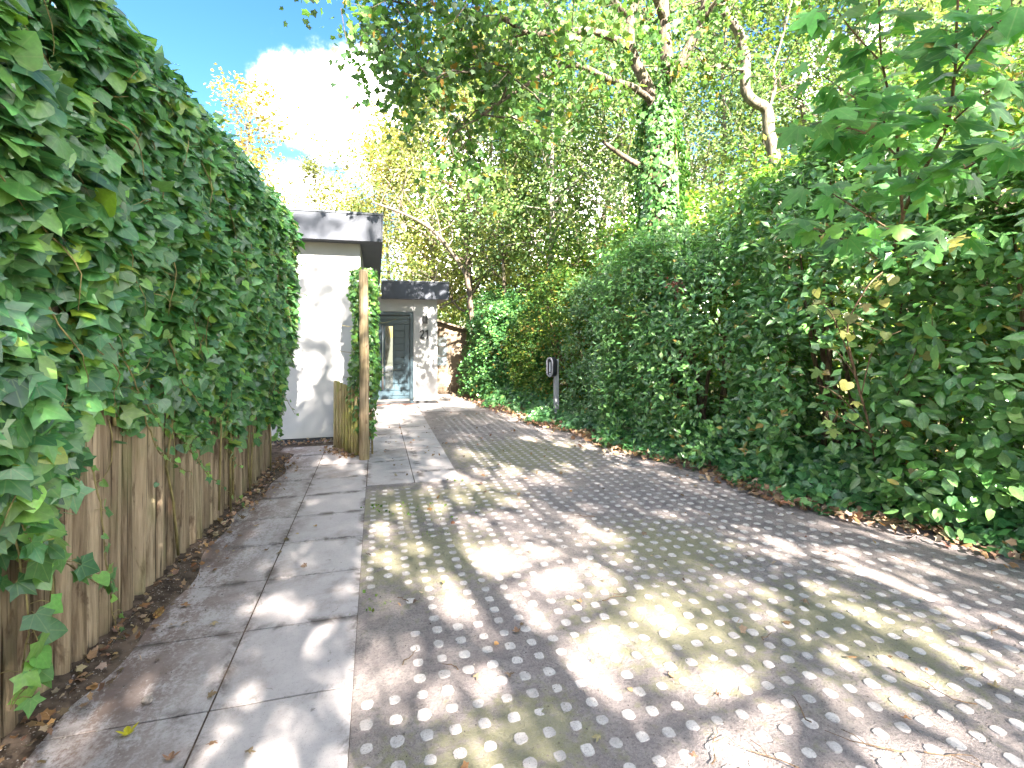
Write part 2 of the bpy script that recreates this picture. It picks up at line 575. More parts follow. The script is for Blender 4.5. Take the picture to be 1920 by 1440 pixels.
class MB:
    """collects boxes, tubes and polygons, links them as one mesh object"""
    def __init__(s):
        s.v, s.f = [], []

    def add(s, vs, fs):
        o = len(s.v)
        s.v += [tuple(v) for v in vs]
        s.f += [tuple(i + o for i in f) for f in fs]
        return s

    def box(s, a, b):
        (x0, y0, z0), (x1, y1, z1) = a, b
        return s.add([(x0, y0, z0), (x1, y0, z0), (x1, y1, z0), (x0, y1, z0), (x0, y0, z1), (x1, y0, z1), (x1, y1, z1), (x0, y1, z1)],
                     [(0, 3, 2, 1), (4, 5, 6, 7), (0, 1, 5, 4), (1, 2, 6, 5), (2, 3, 7, 6), (3, 0, 4, 7)])

    def prism(s, pts, z0, z1):
        n = len(pts)
        vs = [(x, y, z0) for x, y in pts] + [(x, y, z1) for x, y in pts]
        fs = [tuple(range(n))[::-1], tuple(range(n, 2 * n))] + [(i, (i + 1) % n, n + (i + 1) % n, n + i) for i in range(n)]
        return s.add(vs, fs)

    def tube(s, pts, rad, sides=6, cap=True, wob=0.0):
        pts = [Vector(p) for p in pts]
        n = len(pts)
        if isinstance(rad, (int, float)):
            rad = [rad] * n
        up = Vector((0.3, 0.2, 0.9))
        vs = []
        prev = None
        for i in range(n):
            d = (pts[min(i + 1, n - 1)] - pts[max(i - 1, 0)])
            d = d.normalized() if d.length > 1e-9 else Vector((0, 0, 1))
            if prev is None:
                a = d.cross(up if abs(d.dot(up.normalized())) < 0.95 else Vector((1, 0, 0))).normalized()
            else:
                a = (prev - d * prev.dot(d)).normalized()
            prev = a
            b = d.cross(a)
            for k in range(sides):
                th = 2 * math.pi * k / sides
                r = rad[i] * (1 + (random.uniform(-wob, wob) if wob else 0))
                vs.append(pts[i] + a * (math.cos(th) * r) + b * (math.sin(th) * r))
        fs = [(i * sides + k, i * sides + (k + 1) % sides, (i + 1) * sides + (k + 1) % sides, (i + 1) * sides + k) for i in range(n - 1) for k in range(sides)]
        if cap:
            fs += [tuple(range(sides))[::-1], tuple(range((n - 1) * sides, n * sides))]
        return s.add(vs, fs)

    def build(s, name, mat, parent=None, bevel=0.0, smooth=False, seg=1):
        me = bpy.data.meshes.new(name)
        me.from_pydata(s.v, [], s.f)
        me.update()
        if bevel:
            bm = bmesh.new()
            bm.from_mesh(me)
            bmesh.ops.bevel(bm, geom=bm.edges[:], offset=bevel, segments=seg, affect='EDGES', profile=0.6)
            bm.to_mesh(me)
            bm.free()
        if smooth:
            me.polygons.foreach_set('use_smooth', np.ones(len(me.polygons), bool))
        me.materials.append(mat)
        return link(name, me, parent)


# ------------------------------------------------------------------ leaves
def fan(right, tip, center, foldk=0.22, droop=0.22, base=(0, 0.04)):
    out = [base] + list(right) + [tip] + [(-x, y) for x, y in reversed(right)]
    pts = np.array(out + [center], float)
    n = len(out)
    T = np.array([(n, i, (i + 1) % n) for i in range(n)])
    V = np.zeros((n + 1, 3))
    V[:, :2] = pts
    V[:, 2] = -foldk * np.abs(pts[:, 0]) - droop * np.clip(pts[:, 1], 0, 2) ** 2 + 0.03
    return V, T


IVY = fan([(0.32, -0.15), (0.46, 0.06), (0.66, 0.30), (0.36, 0.48), (0.20, 0.74)], (0, 1.0), (0, 0.28), 0.16, 0.14)
IVY_B = fan([(0.26, -0.12), (0.48, -0.02), (0.56, 0.22), (0.45, 0.47), (0.22, 0.78)], (0, 0.95), (0, 0.3), 0.22, 0.08)
IVY_C = fan([(0.38, -0.18), (0.42, 0.08), (0.74, 0.36), (0.32, 0.46), (0.17, 0.72)], (0.04, 1.05), (0, 0.25), 0.10, 0.20)
IVY_S = fan([(0.42, -0.08), (0.5, 0.33)], (0, 1.0), (0, 0.3))
MAPLE = fan([(0.14, -0.05), (0.52, -0.02), (0.30, 0.15), (0.52, 0.26), (0.76, 0.56), (0.52, 0.54), (0.24, 0.44), (0.30, 0.66), (0.22, 0.80)], (0, 1.06), (0, 0.18), 0.18, 0.25, (0, 0.03))
MAPLE_B = fan([(0.16, -0.07), (0.48, -0.08), (0.27, 0.12), (0.56, 0.22), (0.80, 0.50), (0.48, 0.50), (0.20, 0.42), (0.26, 0.62), (0.16, 0.82)], (0.03, 1.0), (0, 0.2), 0.32, 0.15, (0, 0.03))
MAPLE_S = fan([(0.44, -0.05), (0.40, 0.16), (0.64, 0.50), (0.36, 0.56)], (0, 1.02), (0, 0.25), 0.2, 0.25)


def strip(ys, ws, fold=0.35, droop=0.2, wave=0.0):
    V, T = [(0, 0, 0)], []
    rows = []
    for k, (y, w) in enumerate(zip(ys, ws)):
        i = len(V)
        z = -droop * y * y
        V += [(-w, y, z + fold * w + wave * (-1) ** k), (0, y, z), (w, y, z + fold * w - wave * (-1) ** k)]
        rows.append(i)
    e = len(V)
    V.append((0, 1, -droop))
    T += [(0, rows[0] + 1, rows[0]), (0, rows[0] + 2, rows[0] + 1)]
    for a, b in zip(rows, rows[1:]):
        T += [(a, a + 1, b + 1), (a, b + 1, b), (a + 1, a + 2, b + 2), (a + 1, b + 2, b + 1)]
    a = rows[-1]
    T += [(a, a + 1, e), (a + 1, a + 2, e)]
    return np.array(V, float), np.array(T)


OVAL = strip([0.14, 0.42, 0.74, 0.9], [0.15, 0.25, 0.19, 0.09], 0.3, 0.18, 0.012)
OVAL_B = strip([0.15, 0.45, 0.76, 0.9], [0.17, 0.28, 0.19, 0.09], 0.18, -0.1, 0.02)
OVAL_S = strip([0.45], [0.27], 0.3, 0.2)
DIAM = (np.array([(0, 0, 0), (0.4, 0.45, 0.08), (0, 1, -0.1), (-0.4, 0.45, 0.08)], float), np.array([(0, 1, 2), (0, 2, 3)]))


def unit(a):
    return a / np.maximum(np.linalg.norm(a, axis=1, keepdims=True), 1e-9)


def frames(tip, nrm):
    d = unit(tip)
    r = unit(np.cross(d, nrm))
    n = np.cross(r, d)
    return r, d, n


class Leaves:
    def __init__(s):
        s.items = []

    def add(s, tmpl, pos, tip, nrm, size, colr, curl=None):
        s.items.append((tmpl, pos, tip, nrm, size, colr, curl))

    def build(s, name, mat, parent=None, kind=None):
        Vs, Ts, Cs, Ls = [], [], [], []
        o = 0
        for (tm, pos, tip, nrm, size, colr, curl) in s.items:
            if len(pos) == 0:
                continue
            V, T = tm
            r, d, n = frames(tip, nrm)
            N, K = len(pos), len(V)
            if curl is None:
                curl = np.ones(N)
            asp = rng.uniform(0.85, 1.12, N)
            A = (r[:, None, :] * (V[None, :, 0:1] * asp[:, None, None]) + d[:, None, :] * V[None, :, 1:2] + n[:, None, :] * (V[None, :, 2:3] * curl[:, None, None]))
            A = A * size[:, None, None] + pos[:, None, :]
            Vs.append(A.reshape(-1, 3))
            Ts.append((T[None] + (np.arange(N) * K)[:, None, None] + o).reshape(-1, 3))
            Cs.append(np.repeat(colr, K, axis=0))
            lu = np.tile(V, (N, 1)).astype(np.float32)
            lu[:, 2] = np.repeat(rng.uniform(0, 50, N), K)
            Ls.append(lu)
            o += N * K
        me = mesh_np(name, np.concatenate(Vs), np.concatenate(Ts), mat, len(s.items[0][0][0]) > 6, np.concatenate(Cs), np.concatenate(Ls))
        ob = link(name, me, parent)
        if kind:
            ob['kind'] = kind
        return ob


TM_CACHE = {}


def leaf_objects(name, tms, mat, parent, pos, tip, nrm, size, colr):
    """single leaves, each an object; mesh data shared"""
    r, d, n = frames(tip, nrm)
    inv = Matrix.Translation(-parent.location)
    for i in range(len(pos)):
        k = i % len(tms)
        key = (id(tms[k][0]), mat.name)
        if key not in TM_CACHE:
            TM_CACHE[key] = mesh_np('leaf', tms[k][0], tms[k][1], mat, True)
        ob = bpy.data.objects.new(name, TM_CACHE[key])
        COL.objects.link(ob)
        s_ = size[i]
        ob.parent = parent
        ob.matrix_parent_inverse = inv
        ob.matrix_basis = Matrix(((r[i, 0] * s_, d[i, 0] * s_, n[i, 0] * s_, pos[i, 0]), (r[i, 1] * s_, d[i, 1] * s_, n[i, 1] * s_, pos[i, 1]),
                                  (r[i, 2] * s_, d[i, 2] * s_, n[i, 2] * s_, pos[i, 2]), (0, 0, 0, 1)))
        ob.color = (*[float(c) for c in colr[i]], 1)


def pal(n, cols, wts=None, jit=0.22):
    cols = np.array(cols, float)
    w = np.ones(len(cols)) if wts is None else np.array(wts, float)
    i = rng.choice(len(cols), n, p=w / w.sum())
    j = rng.choice(len(cols), n, p=w / w.sum())
    f = rng.uniform(0, 0.4, (n, 1))
    c = cols[i] * (1 - f) + cols[j] * f
    return np.clip(c * np.exp(rng.normal(0, jit, (n, 1))) * np.exp(rng.normal(0, 0.06, (n, 3))), 0.004, 0.8)


def rv(n, s=1.0):
    return rng.normal(0, s, (n, 3))


def lump(p, k, seed=0):
    """cheap smooth noise -1..1 on (N,3)"""
    r = np.random.default_rng(seed)
    out = np.zeros(len(p))
    for i in range(7):
        w = r.normal(0, k, 3)
        out += np.sin(p @ w + r.uniform(0, 6.28))
    return out / 3.2


def spray(org, dirs, length, L, droop=0.35, spread=0.35):
    """leaf positions along short twigs"""
    n = len(org)
    u = (np.arange(L) + rng.uniform(0, 1, (n, L))) / L
    side = unit(np.cross(dirs, rv(n)))
    sgn = np.where(np.arange(L) % 2 == 0, 1.0, -1.0)[None, :, None]
    p = org[:, None, :] + dirs[:, None, :] * (u * length[:, None])[..., None]
    p = p + side[:, None, :] * sgn * (length[:, None, None] * spread * rng.uniform(0.2, 1, (n, L, 1)))
    p = p + rng.normal(0, 1, (n, L, 3)) * (length[:, None, None] * 0.16)
    p[..., 2] -= droop * length[:, None] * u ** 2
    tip = dirs[:, None, :] * 0.7 + side[:, None, :] * sgn * 0.9 + rng.normal(0, 0.35, (n, L, 3))
    tip[..., 2] -= droop
    nr = np.array([0, 0, 1.0]) + rng.normal(0, 0.45, (n, L, 3))
    return p.reshape(-1, 3), tip.reshape(-1, 3), nr.reshape(-1, 3)


# ================================================================== SETTING
mb = MB()
mb.add([(-400, -400, 0), (400, -400, 0), (400, 400, 0), (-400, 400, 0)], [(0, 1, 2, 3)])
o = mb.build('ground', M['ground'])
o.location.z = -0.03
tag(o, kind='structure')

HB = [(5.4, -3.0), (5.0, 0.5), (4.60, 2.3), (4.34, 2.96), (4.02, 3.85), (3.84, 5.0), (3.56, 5.9), (3.26, 7.3), (3.02, 8.6), (2.62, 10.5), (2.35, 13.0), (2.35, 14.5)]
hbY = np.array([p[1] for p in HB])
hbX = np.array([p[0] for p in HB])


def hedge_x(y):
    return np.interp(y, hbY, hbX)


# driveway soil: gently uneven sheet
gx = np.arange(-0.6, 7.01, 0.05)
gy = np.arange(-3.0, 12.01, 0.05)
XX, YY = np.meshgrid(gx, gy)
pp = np.stack([XX.ravel(), YY.ravel(), np.zeros(XX.size)], 1)
zz = 0.0020 * lump(pp, 4, 3) + 0.0022 * lump(pp, 30, 4)
rise = np.clip((pp[:, 0] - hedge_x(pp[:, 1]) + 0.35) / 0.8, 0, 1)
pp[:, 2] = zz + 0.09 * rise ** 1.5
nx_, ny_ = len(gx), len(gy)
idx = np.arange(nx_ * ny_).reshape(ny_, nx_)
a, b, c, d = idx[:-1, :-1].ravel(), idx[:-1, 1:].ravel(), idx[1:, 1:].ravel(), idx[1:, :-1].ravel()
driveway = link('driveway', mesh_np('driveway', pp, np.concatenate([np.stack([a, b, c], 1), np.stack([a, c, d], 1)]), M['soil'], True))
tag(driveway, kind='structure')

# concrete studs of the grid pavers, 12 cm apart
def stud_tmpl(seed):
    r = random.Random(seed)
    n = 12
    V, T = [], []
    rad = []
    for k in range(n):
        th = 2 * math.pi * (k + 0.5) / n
        sq = 1 / max(abs(math.cos(th)), abs(math.sin(th)))
        rad.append(0.0285 * min(sq, 1.09) * r.uniform(0.87, 1.05))
    for (z, s_) in ((-0.012, 1.08), (0.0035, 1.0), (0.0052, 0.93)):
        for k in range(n):
            th = 2 * math.pi * (k + 0.5) / n
            V.append((math.cos(th) * rad[k] * s_, math.sin(th) * rad[k] * s_, z + (r.uniform(-.0007, .0007) if z > 0 else 0)))
    V.append((0, 0, 0.0054))
    for q in range(2):
        for k in range(n):
            i, j = q * n + k, q * n + (k + 1) % n
            T += [(i, j, j + n), (i, j + n, i + n)]
    for k in range(n):
        T.append((2 * n + k, 2 * n + (k + 1) % n, 3 * n))
    return np.array(V), np.array(T)


studs = []
for j in range(-2, 78):
    for i in range(0, 48):
        x = -0.035 + 0.12 * i + 0.0
        y = 1.93 - 0.96 + 0.12 * j
        # paver units of 5 x 3 studs sit a little differently
        ui, uj = i // 5, j // 3
        rr = random.Random(ui * 131 + uj * 7)
        x += rr.uniform(-.006, .006)
        y += rr.uniform(-.006, .006)
        dz = rr.uniform(-.002, .002)
        if x > hedge_x(y) - 0.22 + 0.15 * math.sin(y * 3.1) or y > 10.55:
            continue
        if y > 5.47 and x < 1.2 + 0.05 * math.sin(y * 5):
            continue
        if x < -0.06:
            continue
        # soil has washed over a few by the slabs
        bury = max(0, 1 - math.hypot((x - 0.05) / 0.34, (y - 2.98) / 0.42)) + max(0, 1 - math.hypot((x - 0.0) / 0.2, (y - 2.5) / 0.3)) * 0.8
        bury += max(0, 0.3 - abs(y - 5.42)) * (1.2 if x < 1 else 0)
        if bury > 0.28 + random.uniform(0, 0.25):
            continue
        if random.random() < 0.012:
            continue
        q = np.array([[x + random.uniform(-.003, .003), y + random.uniform(-.003, .003), dz - 0.006 * bury - abs(random.gauss(0, .0016))]])
        studs.append(q[0])
studs = np.array(studs)
sx_, sy_, st_ = to_px(studs)
vis = (sx_ > -60) & (sx_ < 1980) & (sy_ < 1500) & (st_ > 0.3)
order = np.argsort(np.where(vis, st_, 1e6))
near = order[:300]
rest = order[300:]
st_t = [stud_tmpl(k) for k in range(6)]
st_m = [mesh_np('concrete_stud', V, T, M['stud'], False) for V, T in st_t]
for k, i in enumerate(near):
    ob = link('concrete_stud', st_m[random.randrange(6)], driveway, studs[i])
    ob.rotation_euler = (random.uniform(-.03, .03), random.uniform(-.03, .03), random.choice([0, 1, 2, 3]) * math.pi / 2 + random.uniform(-.08, .08))
    s_ = random.uniform(0.86, 1.08)
    ob.scale = (s_, s_ * random.uniform(.93, 1.07), 1)
Vs, Ts, o_ = [], [], 0
for i in rest:
    V, T = st_t[random.randrange(6)]
    th = random.choice([0, 1, 2, 3]) * math.pi / 2 + random.uniform(-.08, .08)
    c_, s2 = math.cos(th), math.sin(th)
    k = random.uniform(0.88, 1.08)
    Vs.append(np.stack([(V[:, 0] * c_ - V[:, 1] * s2) * k, (V[:, 0] * s2 + V[:, 1] * c_) * k, V[:, 2]], 1) + studs[i])
    Ts.append(T + o_)
    o_ += len(V)
ob = link('concrete_studs', mesh_np('concrete_studs', np.concatenate(Vs), np.concatenate(Ts), M['stud']), driveway)
ob.name = 'stud_field'
ob['kind'] = 'stuff'

# paths of concrete slabs
path = MB().add([(-1.6, -2.0, 0), (-0.102, -2.0, 0), (-0.102, 5.602, 0), (0.928, 5.602, 0), (0.928, 10.7, 0), (3.0, 10.7, 0), (3.0, 15.5, 0), (-1.7, 15.5, 0)], [tuple(range(8))]).build('paved_path', M['earth'])
path.location.z = 0.0045
tag(path, kind='structure')


def slab(x0, y0, x1, y1, z=0.010):
    g = 0.0045
    m = MB().box((x0 + g, y0 + g, -0.03), (x1 - g, y1 - g, 0))
    ob = m.build('slab', M['slab'], path, bevel=0.0015)
    ob.location.z = z + random.uniform(-.0006, .0006)
    ob.rotation_euler = (0, 0, 0)


Y0 = 2.425
for k in range(-6, 9):
    y = Y0 + 0.6 * k
    for (x0, x1) in ((-1.30, -0.70), (-0.70, -0.10)):
        slab(x0, y, x1, min(y + 0.6, 8.0) if k == 8 else y + 0.6)
y = 5.6
while y < 10.7:
    for (x0, x1) in ((-0.10, 0.415), (0.415, 0.93)):
        slab(x0, y, x1, min(y + 0.6, 10.7))
    y += 0.6
for x0, x1 in ((-0.10, 0.415), (0.415, 0.93), (0.93, 1.45), (1.45, 1.97), (1.97, 2.5)):
    slab(x0, 10.70, x1, 11.30)
    slab(x0, 11.30, x1, 11.98)
for y0 in (11.98, 12.58, 13.18):
    slab(1.47, y0, 2.02, y0 + 0.6)
    slab(2.02, y0, 2.55, y0 + 0.6)

# soil heaped along the foot of the fence
def fence_x(y):
    return -1.47 + (y - 2.4) * 0.045


ys = np.arange(-1.0, 7.4, 0.06)
us = np.linspace(0, 1, 9)
V = []
for y in ys:
    for u in us:
        w = 0.20 + 0.05 * math.sin(y * 2.3) + 0.03 * math.sin(y * 7.1)
        x = fence_x(y) - 0.1 + (0.1 + w) * u
        h = 0.055 * (1 - u) ** 0.8 + 0.008 * math.sin(y * 11 + u * 5) * (1 - u) - 0.012 * (u == 1.0)
        V.append((x, y, 0.012 + h))
nu = len(us)
T = []
for i in range(len(ys) - 1):
    for j in range(nu - 1):
        a = i * nu + j
        T += [(a, a + 1, a + nu + 1), (a, a + nu + 1, a + nu)]
ob = link('soil_bed', mesh_np('soil_bed', np.array(V), np.array(T), M['earth'], True))
tag(ob, kind='structure')

# ================================================================== HOUSE
house = empty('house', (-0.24, 8.14, 0), 'white rendered flat-roofed house with slate grey roof edge and teal grey front door', 'house')
YW, XW = 8.14, -0.24
MB().box((-7.0, YW, 0.07), (XW, 14.6, 3.12)).build('wall', M['plaster'], house, 0.004)
MB().box((-6.98, YW + 0.02, -0.1), (XW - 0.02, 14.5, 0.07)).build('plinth', M['dark_plinth'], house)
# roof of the tall part: soffit, front and side fascia, cap
ZS, ZT = 3.07, 3.47
OX, OY = 0.10, 7.84
MB().box((-7.0, OY + 0.02, ZS + 0.004), (OX - 0.02, 14.8, ZS + 0.03)).build('soffit', M['slate'], house)
MB().box((-7.0, OY, ZS), (OX - 0.024, OY + 0.02, ZT)).build('fascia', M['slate'], house, 0.002)
MB().box((OX - 0.022, OY, ZS), (OX, 14.8, ZT)).build('fascia', M['slate'], house, 0.002)
MB().box((-7.0, OY - 0.012, ZT + 0.002), (OX + 0.012, 14.8, ZT + 0.035)).build('roof_edge_cap', M['slate_cap'], house, 0.003)
MB().box((-6.9, OY + 0.1, ZT + 0.036), (OX - 0.1, 14.7, ZT + 0.05)).build('roof', M['roof'], house)
# entrance part
YD, XR = 12.06, 1.43
XD0, XD1, ZD = -0.10, 0.86, 2.20
MB().box((XW + 0.002, YD + 0.10, 0.07), (XR - 0.002, 14.6, 2.56)).build('wall', M['plaster'], house)
MB().box((XD1 + 0.004, YD, 0.07), (XR, YD + 0.098, 2.56)).build('wall_panel', M['plaster'], house, 0.003)
MB().box((XW + 0.002, YD, ZD + 0.004), (XD1 - 0.002, YD + 0.098, 2.56)).build('wall_panel', M['plaster'], house, 0.003)
MB().box((XW + 0.002, YD, 0.07), (XD0 - 0.004, YD + 0.098, ZD)).build('wall_panel', M['plaster'], house, 0.003)
MB().box((XW, YD + 0.02, -0.05), (XR - 0.02, 14.5, 0.068)).build('plinth', M['dark_plinth'], house)
fy = YD - 0.25
fr = AY(842, 531, fy)
zt2 = fr.z
zb2 = AY(842, 562, fy).z
xe = fr.x
MB().box((XW + 0.36, fy + 0.02, zb2 + 0.004), (xe - 0.02, 14.8, zb2 + 0.03)).build('soffit', M['slate'], house)
MB().box((XW + 0.36, fy, zb2), (xe - 0.024, fy + 0.02, zt2)).build('fascia', M['slate'], house, 0.002)
MB().box((xe - 0.022, fy, zb2), (xe, 14.8, zt2)).build('fascia', M['slate'], house, 0.002)
MB().box((XW + 0.36, fy - 0.012, zt2 + 0.002), (xe + 0.012, 14.8, zt2 + 0.03)).build('roof_edge_cap', M['slate_cap'], house, 0.003)
MB().box((XW + 0.4, fy + 0.1, zt2 + 0.031), (xe - 0.1, 14.7, zt2 + 0.045)).build('roof', M['roof'], house)
# door frame, leaf of boards, glazing strip, pull bar
fw = 0.075
df = MB()
df.box((XD0, YD - 0.015, 0.03), (XD0 + fw, YD + 0.09, ZD))
df.box((XD1 - fw, YD - 0.015, 0.03), (XD1, YD + 0.09, ZD))
df.box((XD0 + fw, YD - 0.0155, ZD - fw), (XD1 - fw, YD + 0.09, ZD - 0.0005))
df.build('door_frame', M['door_frame'], house, 0.003)
dx0, dx1, dz0, dz1 = XD0 + fw + 0.006, XD1 - fw - 0.006, 0.075, ZD - fw - 0.008
door = MB().box((dx0, YD + 0.042, dz0), (dx1, YD + 0.085, dz1)).build('door', M['door'], house)
gl = AY(724, 612, YD)
gr = AY(735, 728, YD)
gx0, gx1, gz0, gz1 = gl.x - 0.015, gr.x + 0.015, gr.z, gl.z
step = 0.1445
zrow = [gz1 + 0.02 - step * k for k in range(1, 11)]
edges = sorted(set([dz0 + 0.002, gz0 - 0.065 - step * 0.0, dz0 + 0.002 + (gz0 - 0.065 - dz0) / 2, gz1 + 0.05, gz1 + 0.05 + step, dz1 - 0.002]))
full = [(dz0 + 0.002, dz0 + (gz0 - 0.06 - dz0) / 2), (dz0 + (gz0 - 0.06 - dz0) / 2, gz0 - 0.06), (gz1 + 0.055, gz1 + 0.055 + (dz1 - gz1 - 0.055) / 2), (gz1 + 0.055 + (dz1 - gz1 - 0.055) / 2, dz1 - 0.002)]


def board(x0, x1, z0, z1):
    MB().box((x0, YD + 0.026, z0 + 0.007), (x1, YD + 0.0415, z1 - 0.007)).build('door_board', M['door'], door, 0.005)


for z0, z1 in full:
    board(dx0 + 0.002, dx1 - 0.002, z0, z1)
nrow = 10
zz0, zz1 = gz0 - 0.06, gz1 + 0.055
board(dx0 + 0.002, gx0 - 0.035, zz0, zz1)
board(dx1 - 0.13, dx1 - 0.002, zz0, zz1)
for k in range(nrow):
    board(gx1 + 0.035, dx1 - 0.131, zz0 + (zz1 - zz0) * k / nrow, zz0 + (zz1 - zz0) * (k + 1) / nrow)
gf = MB()
gf.box((gx0 - 0.033, YD + 0.022, gz0 - 0.05), (gx0 - 0.004, YD + 0.041, gz1 + 0.045))
gf.box((gx1 + 0.004, YD + 0.022, gz0 - 0.05), (gx1 + 0.033, YD + 0.041, gz1 + 0.045))
gf.box((gx0 - 0.0035, YD + 0.0225, gz0 - 0.05), (gx1 + 0.0035, YD + 0.041, gz0 - 0.006))
gf.box((gx0 - 0.0035, YD + 0.0225, gz1 + 0.006), (gx1 + 0.0035, YD + 0.041, gz1 + 0.045))
gf.build('glazing_frame', M['door_frame'], door, 0.002)
MB().box((gx0 - 0.003, YD + 0.034, gz0 - 0.005), (gx1 + 0.003, YD + 0.0415, gz1 + 0.005)).build('pane', M['mirror'], door)
hx = AY(717.5, 650, YD).x
hm = MB()
hm.tube([(hx, YD - 0.04, gz0 - 0.02), (hx, YD - 0.04, gz1 + 0.02)], 0.016, 12)
for z in (gz0 + 0.12, gz1 - 0.12):
    hm.tube([(hx, YD - 0.04, z), (hx, YD + 0.035, z)], 0.009, 8)
hm.build('handle', M['steel'], door, smooth=True)
MB().box((dx0 + 0.01, YD + 0.022, dz0 + 0.004), (dx1 - 0.01, YD + 0.0295, dz0 + 0.05)).build('kick_plate', M['steel'], door)
MB().box((XD0, YD - 0.05, 0.015), (XD1, YD + 0.09, 0.029)).build('threshold', M['dark_plinth'], house)
for k in range(6):
    x0 = XD0 - 0.02 + k * 0.165
    MB().box((x0, YD - 0.17, -0.02), (x0 + 0.157, YD - 0.055, 0.024)).build('threshold_brick', M['brick'], house, 0.004)

# house number 21, thick condensed figures standing off the wall
def stroke(path_pts, w):
    L_, R_ = [], []
    n = len(path_pts)
    for i in range(n):
        p0, p1 = Vector(path_pts[max(i - 1, 0)]), Vector(path_pts[min(i + 1, n - 1)])
        d = (p1 - p0).normalized()
        nn = Vector((-d.y, d.x)) * (w / 2)
        p = Vector(path_pts[i])
        L_.append(p + nn)
        R_.append(p - nn)
    return L_, R_


def figure(strokes, ox, oz, y0, y1, parent):
    m = MB()
    for q, (pts, w) in enumerate(strokes):
        L_, R_ = stroke(pts, w)
        n = len(L_)
        vs = []
        for y_ in (y0 - 0.0006 * q, y1):
            for k in range(n):
                vs += [(ox + L_[k].x, y_, oz + L_[k].y), (ox + R_[k].x, y_, oz + R_[k].y)]
        fs = []
        N2 = 2 * n
        for k in range(n - 1):
            a = 2 * k
            fs += [(a, a + 1, a + 3, a + 2), (N2 + a, N2 + a + 2, N2 + a + 3, N2 + a + 1), (a, a + 2, N2 + a + 2, N2 + a), (a + 1, N2 + a + 1, N2 + a + 3, a + 3)]
        fs += [(0, N2, N2 + 1, 1), (N2 - 2, N2 - 1, 2 * N2 - 1, 2 * N2 - 2)]
        m.add(vs, fs)
    return m.build('digit', M['black'], parent)


nb = AY(796, 635, YD)
number = empty('house_number', (nb.x, YD - 0.02, nb.z), 'black raised house number 21 on the white wall beside the front door', 'house number')
Hn, wn_ = 0.215, 0.033
two = [(-0.036, 0.150)] + [(-0.0005 - 0.0355 * math.cos(t_), 0.163 + 0.0365 * math.sin(t_)) for t_ in np.linspace(0.0, math.pi * 1.0, 12)] + [(0.035, 0.15), (0.030, 0.128), (0.0, 0.085), (-0.026, 0.046), (-0.035, 0.016)]
figure([(two, wn_), ([(-0.052, 0.0165), (0.052, 0.0165)], 0.033)], nb.x - 0.058, nb.z, YD - 0.028, YD - 0.006, number)
figure([([(0.012, 0.0), (0.012, Hn)], 0.036), ([(-0.036, 0.166), (0.012, 0.196)], 0.032)], nb.x + 0.056, nb.z, YD - 0.028, YD - 0.006, number)

la = AY(797, 600, YD)
lamp = empty('wall_lamp', (la.x, YD, la.z), 'small black box wall lamp above the house number', 'wall lamp')
MB().box((la.x - 0.03, YD - 0.012, la.z - 0.05), (la.x + 0.03, YD - 0.001, la.z + 0.05)).build('back_plate', M['black'], lamp)
MB().box((la.x - 0.055, YD - 0.11, la.z - 0.09), (la.x + 0.055, YD - 0.0125, la.z + 0.09)).build('lamp_housing', M['black'], lamp, 0.006)
MB().box((la.x - 0.04, YD - 0.095, la.z - 0.094), (la.x + 0.04, YD - 0.03, la.z - 0.0905)).build('lens', M['shed_glass'], lamp)

# ================================================================== SHED
YS = 14.0
shed = empty('garden_shed', (1.9, YS, 0), 'small brown plank shed with half-glazed door behind the white house', 'shed')
sx0, sx1 = 0.9, 2.5
def roof_z(x):
    return 2.17 - (x - 1.2) * 0.30 if x > 1.2 else 2.17 - (1.2 - x) * 0.30
dxa, dxb = 1.60, 1.98
zt = 1.70
k = 0
z = 0.05
while z < 2.1:
    h = 0.125
    top = z + h - 0.014
    for (x0, x1) in ((sx0, dxa - 0.07), (dxb + 0.075, sx1)):
        zr = min(roof_z(x0), roof_z(x1)) - 0.03
        if z < zr:
            MB().box((x0, YS, z), (x1, YS + 0.02, min(top, zr))).build('plank', M['plank'], shed, 0.003)
    if z < 1.9 and z > zt:
        pass
    z += h
MB().add([(sx0, YS + 0.022, 0), (sx1, YS + 0.022, 0), (sx1, YS + 0.022, roof_z(sx1) - 0.02), (1.2, YS + 0.022, roof_z(1.2) - 0.02), (sx0, YS + 0.022, roof_z(sx0) - 0.02),
          (sx0, 16.2, 0), (sx1, 16.2, 0), (sx1, 16.2, roof_z(sx1) - 0.02), (1.2, 16.2, roof_z(1.2) - 0.02), (sx0, 16.2, roof_z(sx0) - 0.02)],
         [(0, 1, 2, 3, 4), (9, 8, 7, 6, 5), (1, 6, 7, 2), (0, 4, 9, 5), (2, 7, 8, 3), (3, 8, 9, 4)]).build('wall', M['plank'], shed)
for x0, x1 in ((dxa - 0.065, dxa - 0.004), (dxb + 0.004, dxb + 0.07)):
    MB().box((x0, YS - 0.03, 0.02), (x1, YS + 0.021, zt + 0.09)).build('door_post', M['plank'], shed, 0.004)
MB().box((dxa - 0.003, YS - 0.03, zt + 0.012), (dxb + 0.003, YS + 0.021, zt + 0.09)).build('lintel', M['plank'], shed, 0.004)
sd = MB()
sd.box((dxa, YS - 0.02, 0.04), (dxa + 0.055, YS + 0.02, zt)).box((dxb - 0.055, YS - 0.02, 0.04), (dxb, YS + 0.02, zt))
sd.box((dxa + 0.056, YS - 0.0195, zt - 0.09), (dxb - 0.056, YS + 0.02, zt)).box((dxa + 0.056, YS - 0.0195, 0.72), (dxb - 0.056, YS + 0.02, 0.78))
sdoor = sd.build('door', M['plank'], shed, 0.003)
